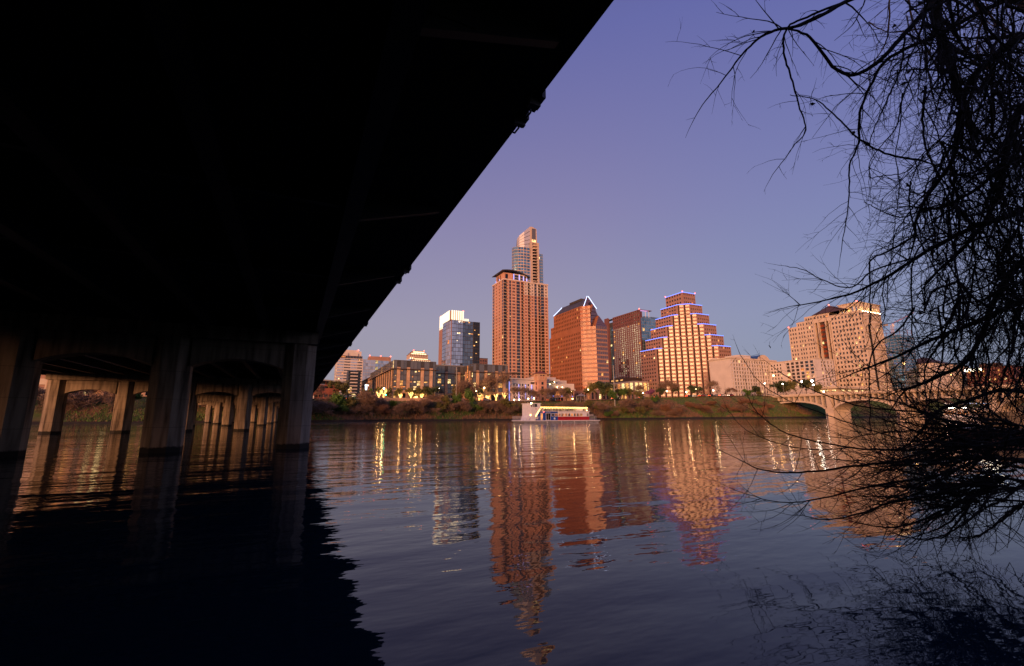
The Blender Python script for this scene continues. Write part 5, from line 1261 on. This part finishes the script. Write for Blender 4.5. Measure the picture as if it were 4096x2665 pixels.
ordn = ['first', 'second', 'third', 'fourth', 'fifth', 'sixth', 'seventh', 'eighth', 'ninth', 'tenth', 'eleventh', 'twelfth', 'thirteenth', 'fourteenth', 'fifteenth', 'sixteenth', 'seventeenth', 'eighteenth', 'nineteenth', 'twentieth']
def ordinal(i):
    if i < 20: return ordn[i]
    tens = {2: 'twenty', 3: 'thirty', 4: 'forty', 5: 'fifty', 6: 'sixty'}; n = i+1; t, u = divmod(n, 10)
    return {2: 'twentieth', 3: 'thirtieth', 4: 'fortieth', 5: 'fiftieth', 6: 'sixtieth'}[t] if u == 0 else tens[t]+'-'+ordn[u-1]
plan.sort(key=lambda p: p[1]/p[2]); cnt = {}
for kd, x, Y, h, w, dz in plan:
    vi = rnd.randrange(len(kinds[kd])); pr = kinds[kd][vi]
    o = pr if first[kd][vi] else copy_tree(pr); first[kd][vi] = False
    o.location = (x, Y, ground_z(x, Y)+dz-0.1); o.rotation_euler = (0, 0, rnd.uniform(0, 6.28)); h *= 1.28; o.scale = (h*w, h*w, h)
    i = cnt.get(kd, 0); cnt[kd] = i+1
    o['label'] = 'purple flowering tree in front of the stepped tower west wall' if kd == 'purple' else '%s on the far bank, %s from the left of its kind' % (words[kd][1], ordinal(i))
    o['category'] = 'shrub' if 'shrub' in kd or kd == 'russet' else 'tree'; o['group'] = '%s on the far bank' % words[kd][2]
for i in range(22):                                          # unseen evergreens added on the south bank to shade the near piers
    o = copy_tree(kinds['dark'][i % 2]); x, y = -38-6*(i % 5)-rnd.uniform(0, 4), -34+9.0*(i//5)+rnd.uniform(-2, 2); h = rnd.uniform(15, 19)
    o.location = (x, y, max(0.3, ground_z(x, y))-0.2); o.rotation_euler = (0, 0, rnd.uniform(0, 6.28)); o.scale = (h*0.9, h*0.9, h)
    o['label'] = 'unseen evergreen added west of the bridge to shade the piers, %s in its row' % ordinal(i); o['category'] = 'tree'; o['group'] = 'unseen evergreens added for shade'
for kd, v in kinds.items():
    for f, o in zip(first[kd], v):
        if f:
            for c in list(o.children): bpy.data.objects.remove(c)
            bpy.data.objects.remove(o)
# low growth that nobody could count
gc = MB(); rnd.seed(5)
for i in range(60000):
    x = rnd.uniform(-75, 345); t = rnd.random()**1.3; sy = shore(x); y = sy+0.9+t*15.5; z = ground_z(x, y)
    h = rnd.uniform(0.25, 0.9)*(1.5 if t < 0.3 else 0.8); v = Vector((rnd.uniform(-.6, .6), rnd.uniform(-.6, .6), 1)).normalized()*h; s = v.cross(rdir()).normalized()*rnd.uniform(0.05, 0.16); a = Vector((x, y, z-0.05))
    green = math.sin(x*0.11+1)+math.sin(x*0.037+y*0.3) > -0.2 and rnd.random() < 0.75
    gc.tri(a-s, a+s, a+v, 1 if green else (0 if rnd.random() < 0.6 else 2))
tag(gc.build('bank_undergrowth', [twig_brown, leaf_green, twig_red]), 'low brown and green undergrowth covering the far bank', 'undergrowth', kind='stuff')

# trees wound with glowing lights
for i, (px, Y, h, lb) in enumerate(((1515, 219, 4.6, 'left of the pair of glowing wrapped trees at the office corner'), (1533, 217, 6.0, 'tallest glowing wrapped tree at the office corner'), (1600, 216, 3.6, 'small glowing wrapped tree below the left office wing'), (1643, 214.5, 4.4, 'bright glowing wrapped tree with spreading limbs below the left office wing'), (1687, 215, 3.6, 'glowing wrapped tree left of the recessed office front'), (1664, 217, 2.6, 'smallest glowing wrapped tree between two brighter ones'), (1917, 214.5, 4.6, 'glowing wrapped tree right of the green bank tree'), (1951, 216, 3.6, 'dim glowing wrapped tree before the right office wing'), (1984, 214.5, 4.4, 'glowing wrapped tree under the large bare tree'), (2018, 214.5, 4.9, 'rightmost glowing wrapped tree beside the terraced white block'))):
    rnd.seed(60+i); x = x_at(px, Y); z = max(street(x), ground_z(x, Y)); o = thing('lit_tree', lb, 'tree', (x, Y, z), 'trees wound with lights'); tk, li = MB(), MB(); b0 = Vector((x, Y, z-0.2)); c0 = b0+Vector((rnd.uniform(-.1, .1), 0, h*0.42))
    paths = [([b0, b0.lerp(c0, .5)+Vector((rnd.uniform(-.1, .1), 0, 0)), c0], 0.26)]
    for k in range(6):
        a = k*1.047+rnd.uniform(-.3, .3); e = c0+Vector((math.cos(a)*h*0.26, math.sin(a)*h*0.26, h*rnd.uniform(0.3, 0.55))); paths.append(([c0, c0.lerp(e, .5)+Vector((math.cos(a)*.15, 0, -.1)), e], 0.12))
    for p, r in paths:
        tk.tube(p, [r, r*0.75, r*0.5], 5)
        n = 26 if r > 0.2 else 18
        for q in range(n):
            t = q/(n-1)*2; j = min(1, int(t)); c = p[j].lerp(p[j+1], t-j); a = q*2.1; rr = r*0.95
            li.ball(c+Vector((math.cos(a)*rr, math.sin(a)*rr, 0)), 0.085, 4, 3)
    tk.build('trunk', bark, o); li.build('string_lights', M['bulb_dim'], o)
    pl = bpy.data.lights.new('tree_glow', 'POINT'); pl.energy = 200; pl.color = (1.0, 0.50, 0.16); pl.shadow_soft_size = 0.22
    plo = bpy.data.objects.new('tree_glow', pl); col.objects.link(plo); plo.parent = o; plo.location = (0, -1.6, h*0.75)
# palms on the terrace roof
for i, (px, Y, zt_, lb) in enumerate(((2048, 236, 27.6, 'leftmost potted palm on the terraced block roof'), (2060, 237, 28.0, 'second potted palm on the terraced block roof'), (2074, 236, 27.8, 'third potted palm on the terraced block roof'), (2138, 240, 28.2, 'palm behind the bell tower roof, left side'), (2165, 240, 29.0, 'palm directly behind the bell tower roof'), (2200, 242, 28.4, 'palm right of the bell tower roof'))):
    rnd.seed(90+i); x = x_at(px, Y, 1490); o = thing('palm_tree', lb, 'palm', (x, Y, 23), 'palms on the terraced roof'); MB().tube([(x, Y, 22.8), (x+.1, Y, zt_-0.9)], [0.2, 0.13], 6).build('trunk', bark, o); cr = MB()
    for k in range(16):
        a = k*0.393*1.7; el = rnd.uniform(-0.2, 0.8); p = Vector((x+.1, Y, zt_-0.9)); pts = [p]
        for s in range(4): dd = Vector((math.cos(a), math.sin(a), el-0.42*s)); pts.append(pts[-1]+dd.normalized()*0.55)
        for s in range(4):
            q0, q1 = pts[s], pts[s+1]; sd_ = (q1-q0).cross(Vector((0, 0, 1))).normalized()
            for t in (0.1, 0.4, 0.7):
                b = q0.lerp(q1, t)
                for sg_ in (-1, 1): cr.tri(b, b+(q1-q0)*0.25, b+sd_*sg_*0.42+(q1-q0)*0.5-Vector((0, 0, 0.12)))
    cr.build('fronds', leaf_olive, o)

# ================================================================ BARE BRANCHES IN THE FOREGROUND
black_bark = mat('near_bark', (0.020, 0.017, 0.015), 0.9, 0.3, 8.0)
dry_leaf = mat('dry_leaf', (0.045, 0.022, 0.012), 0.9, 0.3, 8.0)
nr_ = random.Random(3)
def ndir():
    while True:
        v = Vector((nr_.uniform(-1, 1), nr_.uniform(-1, 1), nr_.uniform(-1, 1)))
        if 0.05 < v.length < 1: return v.normalized()
def smooth(pts, sub=6):
    out = []
    for i in range(len(pts)-1):
        p0, p1, p2, p3 = pts[max(0, i-1)], pts[i], pts[i+1], pts[min(len(pts)-1, i+2)]
        for k in range(sub):
            t = k/sub; out.append(0.5*((2*p1)+(p2-p0)*t+(2*p0-5*p1+4*p2-p3)*t*t+(3*p1-p0-3*p2+p3)*t**3))
    return out+[pts[-1]]
CAMF = Vector((math.sin(YAW), math.cos(YAW), 0)); CAMR = Vector((math.cos(YAW), -math.sin(YAW), 0))
def flat(v, k=0.55): return v - CAMF*(v.dot(CAMF)*k)         # keep sprays spread across the thicket, not straight at the lens
def twig(mb, p, d, L, r, depth, bend, kink=0.25, leaves=None):
    seg = max(4, int(L/0.125)); pts = [p.copy()]; q = p.copy(); dd = d.normalized()
    for i in range(seg):
        dd = (dd+flat(ndir())*kink+bend*(1.0/seg)).normalized(); q = q+dd*(L/seg)
        if q.z < 0.10: q.z = 0.10; dd.z = abs(dd.z)*0.4
        pts.append(q.copy())
    mb.tube(pts, [r*(1-0.72*i/seg) for i in range(seg+1)], 4 if r > 0.006 else 3, cap=False)
    if depth > 0:
        for i in range(max(1, int(L*nr_.uniform(2.3, 3.7)))):
            t = nr_.uniform(0.12, 1.0); j = min(seg-1, int(t*seg)); b = pts[j].lerp(pts[j+1], t*seg-j)
            td = (pts[j+1]-pts[j]).normalized(); nd = (td*0.75+flat(ndir())*0.95).normalized()
            twig(mb, b, nd, L*nr_.uniform(0.18, 0.5), max(0.0031, r*0.5), depth-1, bend*0.8, kink, leaves)
    elif leaves is not None and nr_.random() < 0.02: leaves.append(q.copy())
TS = 1.6                                                # size of the near trees against the first sketch
def limb_pts(path):
    out = smooth([at_dist(px, py, d*TS) for px, py, d in path])
    for p in out: p.z = max(p.z, 0.14+0.05*math.sin(p.x*5))
    return out
def grow_limb(root, name, pts, r0, r1, n, L, bend, tw, depth=2, kink=0.22, leaves=None):
    r0 *= TS; r1 *= TS; L *= TS
    N = len(pts)-1; pts = [pts[0]]+[p+ndir()*0.007 for p in pts[1:]]
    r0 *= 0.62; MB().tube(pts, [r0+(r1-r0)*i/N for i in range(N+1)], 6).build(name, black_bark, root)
    for i in range(n):
        t = nr_.random()**0.85; j = min(N-1, int(t*N)); b = pts[j].lerp(pts[j+1], t*N-j); td = (pts[j+1]-pts[j]).normalized()
        nd = (td*0.7+flat(ndir())*0.9).normalized(); twig(tw, b, nd, L*nr_.uniform(0.35, 1.15), max(0.0052, (r0+(r1-r0)*t)*0.42), depth, bend, kink, leaves)
    twig(tw, pts[-1], (pts[-1]-pts[-2]).normalized(), L*0.5, r1, 1, bend, kink)

ot = thing('overhanging_tree', 'black leafless tree with tangled branches filling the upper right', 'tree', (13.6, 0.4, 0.3), 'bare foreground trees')
tp = smooth([Vector((13.6, 0.4, 0.1)), Vector((13.2, 1.0, 2.6)), Vector((12.6, 1.6, 5.8)), Vector((12.1, 2.1, 9.2)), Vector((11.4, 3.0, 12.6))])
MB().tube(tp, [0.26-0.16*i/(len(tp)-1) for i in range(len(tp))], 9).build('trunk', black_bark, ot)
tw, lv = MB(), []
DN = Vector((0, 0, -0.9))
limbs = [
    ([(4200, -140, 7.4), (3700, -120, 6.8), (3420, -10, 6.2), (3230, 90, 5.9), (3080, 130, 5.8), (2985, 200, 5.7), (2900, 310, 5.6), (2810, 420, 5.5)], .040, .005, 14, .8, DN*.4),
    ([(3420, -10, 6.2), (3250, 60, 6.0), (3150, 110, 5.9), (3136, 210, 5.9), (3165, 310, 5.9), (3195, 420, 5.9), (3222, 520, 5.9), (3170, 590, 5.8), (3110, 675, 5.8)], .020, .004, 12, .6, DN*.5),
    ([(3150, 115, 5.9), (3240, 150, 6.0), (3330, 265, 6.1), (3415, 300, 6.2), (3520, 240, 6.3), (3640, 110, 6.5), (3760, -20, 6.8)], .014, .026, 12, .7, DN*.4),
    ([(4250, -60, 7.2), (3980, 20, 6.8), (3790, 120, 6.6), (3560, 230, 6.4), (3490, 330, 6.3), (3440, 450, 6.2), (3435, 570, 6.2), (3400, 660, 6.2), (3395, 800, 6.2), (3370, 970, 6.2)], .036, .004, 18, .8, DN*.7),
    ([(3160, 380, 5.9), (3260, 400, 5.9), (3350, 470, 6.0), (3440, 560, 6.1), (3560, 620, 6.2), (3680, 640, 6.4)], .006, .012, 9, .5, DN*.4),
    ([(3735, -160, 7.0), (3745, 60, 6.8), (3770, 160, 6.7), (3800, 260, 6.6), (3850, 420, 6.5)], .075, .03, 16, 1.0, DN*.6),
    ([(4300, 60, 7.0), (4050, 170, 6.6), (3880, 330, 6.4), (3830, 520, 6.3), (3810, 640, 6.2), (3700, 800, 6.1), (3660, 900, 6.1)], .055, .012, 22, 1.0, DN*.5),
    ([(4300, 300, 6.9), (4100, 420, 6.6), (4030, 560, 6.4), (4000, 760, 6.3), (3900, 940, 6.2), (3780, 1060, 6.1)], .06, .012, 24, 1.0, DN*.4),
    ([(4300, 760, 6.6), (4080, 850, 6.3), (3900, 905, 6.1), (3700, 1010, 6.0), (3560, 1100, 5.9), (3430, 1165, 5.9), (3330, 1195, 5.8), (3190, 1222, 5.8)], .042, .005, 24, .8, Vector((0, 0, -.1))),
    ([(3660, 1030, 6.0), (3500, 1080, 5.9), (3400, 1150, 5.9), (3290, 1120, 5.8), (3215, 1080, 5.8), (3140, 1065, 5.8)], .014, .003, 8, .5, Vector((0, 0, .2))),
    ([(4300, 1120, 6.5), (4080, 1210, 6.2), (3900, 1290, 6.1), (3750, 1350, 6.0), (3600, 1420, 5.9), (3450, 1480, 5.8)], .048, .008, 22, .8, Vector((0, 0, -.2))),
    ([(3900, 905, 6.1), (3800, 820, 6.1), (3690, 840, 6.1), (3600, 870, 6.1), (3500, 830, 6.1), (3460, 810, 6.0)], .018, .003, 10, .5, DN*.2),
    ([(4300, 560, 6.8), (4060, 640, 6.5), (3900, 760, 6.4), (3760, 830, 6.3), (3660, 830, 6.2)], .035, .01, 16, .9, DN*.4),
    ([(4280, 960, 6.6), (4100, 1040, 6.3), (3990, 1180, 6.2), (3930, 1330, 6.2), (3860, 1450, 6.1), (3720, 1520, 6.0), (3620, 1560, 6.0)], .045, .012, 20, .8, DN*.3)]
for path, r0, r1, n, L, bend in limbs: grow_limb(ot, 'limb', limb_pts(path), r0, r1, int(n*1.5), L*.85, bend, tw, 2, .2, lv)
for i in range(150):                                          # the tangle at the right edge
    px = 3520+720*nr_.random()**0.6; py = nr_.uniform(-200, 1250); d0 = nr_.uniform(5.2, 8.2); path = [(px, py, d0)]
    ang = nr_.uniform(0.9, 2.4)
    for k in range(5):
        ang += nr_.uniform(-.5, .5); px += math.cos(ang)*nr_.uniform(60, 130)*(1 if px < 3750 else -1 if nr_.random() < .3 else 1); py += math.sin(ang)*nr_.uniform(60, 150); path.append((max(px, 3480), py, d0+nr_.uniform(-.3, .3)))
    grow_limb(ot, 'limb', limb_pts(path), nr_.uniform(.006, .018), .004, 12, .7, DN*.5, tw, 2, .25, lv)
for i in range(90):
    px, py, d0 = nr_.uniform(3780, 4260), nr_.uniform(-200, 1350), nr_.uniform(5.0, 8.5); path = [(px, py, d0)]; ang = nr_.uniform(0, 6.28)
    for k in range(4): ang += nr_.uniform(-.6, .6); px += math.cos(ang)*90; py += math.sin(ang)*110; path.append((max(px, 3700), py, d0+nr_.uniform(-.3, .3)))
    grow_limb(ot, 'limb', limb_pts(path), nr_.uniform(.008, .022), .005, 11, .6, DN*.4, tw, 2, .25, lv)
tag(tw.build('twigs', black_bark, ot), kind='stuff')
for px, py in ((3720, 1140), (3740, 1120), (3755, 1150), (3775, 1135), (3790, 1110), (3700, 1165), (3810, 1150), (3830, 1170), (3985, 1230), (3990, 1260), (4000, 1290), (3970, 1210), (4010, 1320), (3960, 1250), (3220, 190), (3215, 205), (3228, 180), (3680, 365), (3675, 372), (4040, 1240)):
    lv.append(at_dist(px+nr_.uniform(-8, 8), py+nr_.uniform(-8, 8), 6.1*TS))
for p in lv[:90]:
    m = MB(); u_ = ndir(); w_ = u_.cross(ndir()).normalized(); s = nr_.uniform(.03, .06); c = u_.cross(w_)*s*.4
    m.quad(p-u_*s, p-w_*s*.6+c, p+u_*s, p+w_*s*.6+c); m.build('leaf', dry_leaf, ot)

sh = thing('leaning_shrub', 'black leafless shrub leaning low over the water at the lower right', 'shrub', (12.6, 0.9, 0.2), 'bare foreground trees')
tw2 = MB(); UP = Vector((0, 0, 0.85)); LF = -CAMR*0.25
MB().tube(smooth([Vector((12.6, .9, .05)), Vector((11.8, 1.7, .8)), Vector((10.9, 2.4, 1.3)), Vector((10.1, 3.1, 1.6))]), .07, 7).build('trunk', black_bark, sh)
low = [
    ([(4200, 1800, 6.9), (3980, 1720, 6.3), (3820, 1690, 6.1), (3680, 1650, 6.0), (3560, 1640, 5.9), (3420, 1620, 5.8), (3250, 1560, 5.7), (3120, 1490, 5.6)], .045, .006, 22, .8),
    ([(3980, 1720, 6.3), (3800, 1770, 6.1), (3620, 1760, 6.0), (3450, 1710, 5.9), (3280, 1650, 5.8), (3130, 1590, 5.7), (3030, 1520, 5.6), (2955, 1410, 5.6)], .028, .004, 18, .7),
    ([(3820, 1690, 6.1), (3700, 1790, 6.0), (3560, 1800, 5.8), (3400, 1790, 5.7), (3240, 1760, 5.6), (3120, 1720, 5.5), (3020, 1640, 5.5), (2990, 1580, 5.5)], .026, .004, 18, .7),
    ([(4200, 1850, 6.8), (3940, 1830, 6.1), (3740, 1840, 5.9), (3560, 1850, 5.7), (3380, 1870, 5.5), (3200, 1890, 5.4), (3050, 1880, 5.3), (2940, 1830, 5.3)], .045, .005, 24, .8),
    ([(3940, 1830, 6.1), (3760, 1900, 5.8), (3580, 1930, 5.6), (3420, 1960, 5.4), (3260, 2000, 5.3), (3120, 2010, 5.2), (3000, 1980, 5.2)], .030, .004, 22, .7),
    ([(3840, 1870, 6.0), (3700, 1960, 5.6), (3560, 2010, 5.4), (3420, 2060, 5.2), (3300, 2080, 5.1), (3200, 2060, 5.1)], .026, .004, 20, .6),
    ([(4200, 1950, 6.4), (3980, 1960, 5.9), (3800, 2030, 5.5), (3660, 2090, 5.3), (3540, 2110, 5.2), (3420, 2090, 5.1)], .036, .005, 22, .7),
    ([(3980, 1960, 5.9), (3900, 2060, 5.5), (3800, 2130, 5.3), (3700, 2160, 5.2), (3640, 2150, 5.1)], .022, .005, 16, .6),
    ([(3680, 1650, 6.0), (3640, 1600, 6.0), (3610, 1560, 6.0), (3600, 1530, 6.0), (3560, 1500, 5.9), (3480, 1470, 5.9), (3400, 1400, 5.8)], .030, .005, 12, .7),
    ([(4200, 1600, 6.6), (4020, 1560, 6.4), (3880, 1600, 6.2), (3760, 1640, 6.1), (3690, 1720, 6.0)], .04, .015, 16, .8),
    ([(3560, 1640, 5.9), (3440, 1600, 5.9), (3340, 1540, 5.8), (3290, 1440, 5.8), (3280, 1360, 5.8)], .012, .003, 8, .5),
    ([(3420, 1790, 5.7), (3250, 1800, 5.6), (3100, 1770, 5.5), (2970, 1710, 5.5), (2900, 1620, 5.5)], .012, .003, 8, .5)]
for path, r0, r1, n, L in low:
    hi_ = min(p[1] for p in path) < 1560
    grow_limb(sh, 'limb', limb_pts(path), r0*(.4 if hi_ else .7), r1*.8, n//3 if hi_ else n, L*(.6 if hi_ else .9), UP*.55+LF, tw2, 1 if hi_ else 2, .12)
for i in range(70):
    px, py, d0 = 3800+420*nr_.random()**0.7, nr_.uniform(1690, 2010), nr_.uniform(5.2, 6.6); path = [(px, py, d0)]; ang = nr_.uniform(2.35, 3.75)
    for k in range(5): ang += nr_.uniform(-.12, .16); px += math.cos(ang)*nr_.uniform(50, 120); py += math.sin(ang)*nr_.uniform(40, 90)+nr_.uniform(-10, 14); path.append((px, min(py, 2150), d0-.1*k))
    grow_limb(sh, 'limb', limb_pts(path), nr_.uniform(.010, .022), .004, 12, .6, UP*.5+LF, tw2, 2, .16)
tag(tw2.build('twigs', black_bark, sh), kind='stuff')
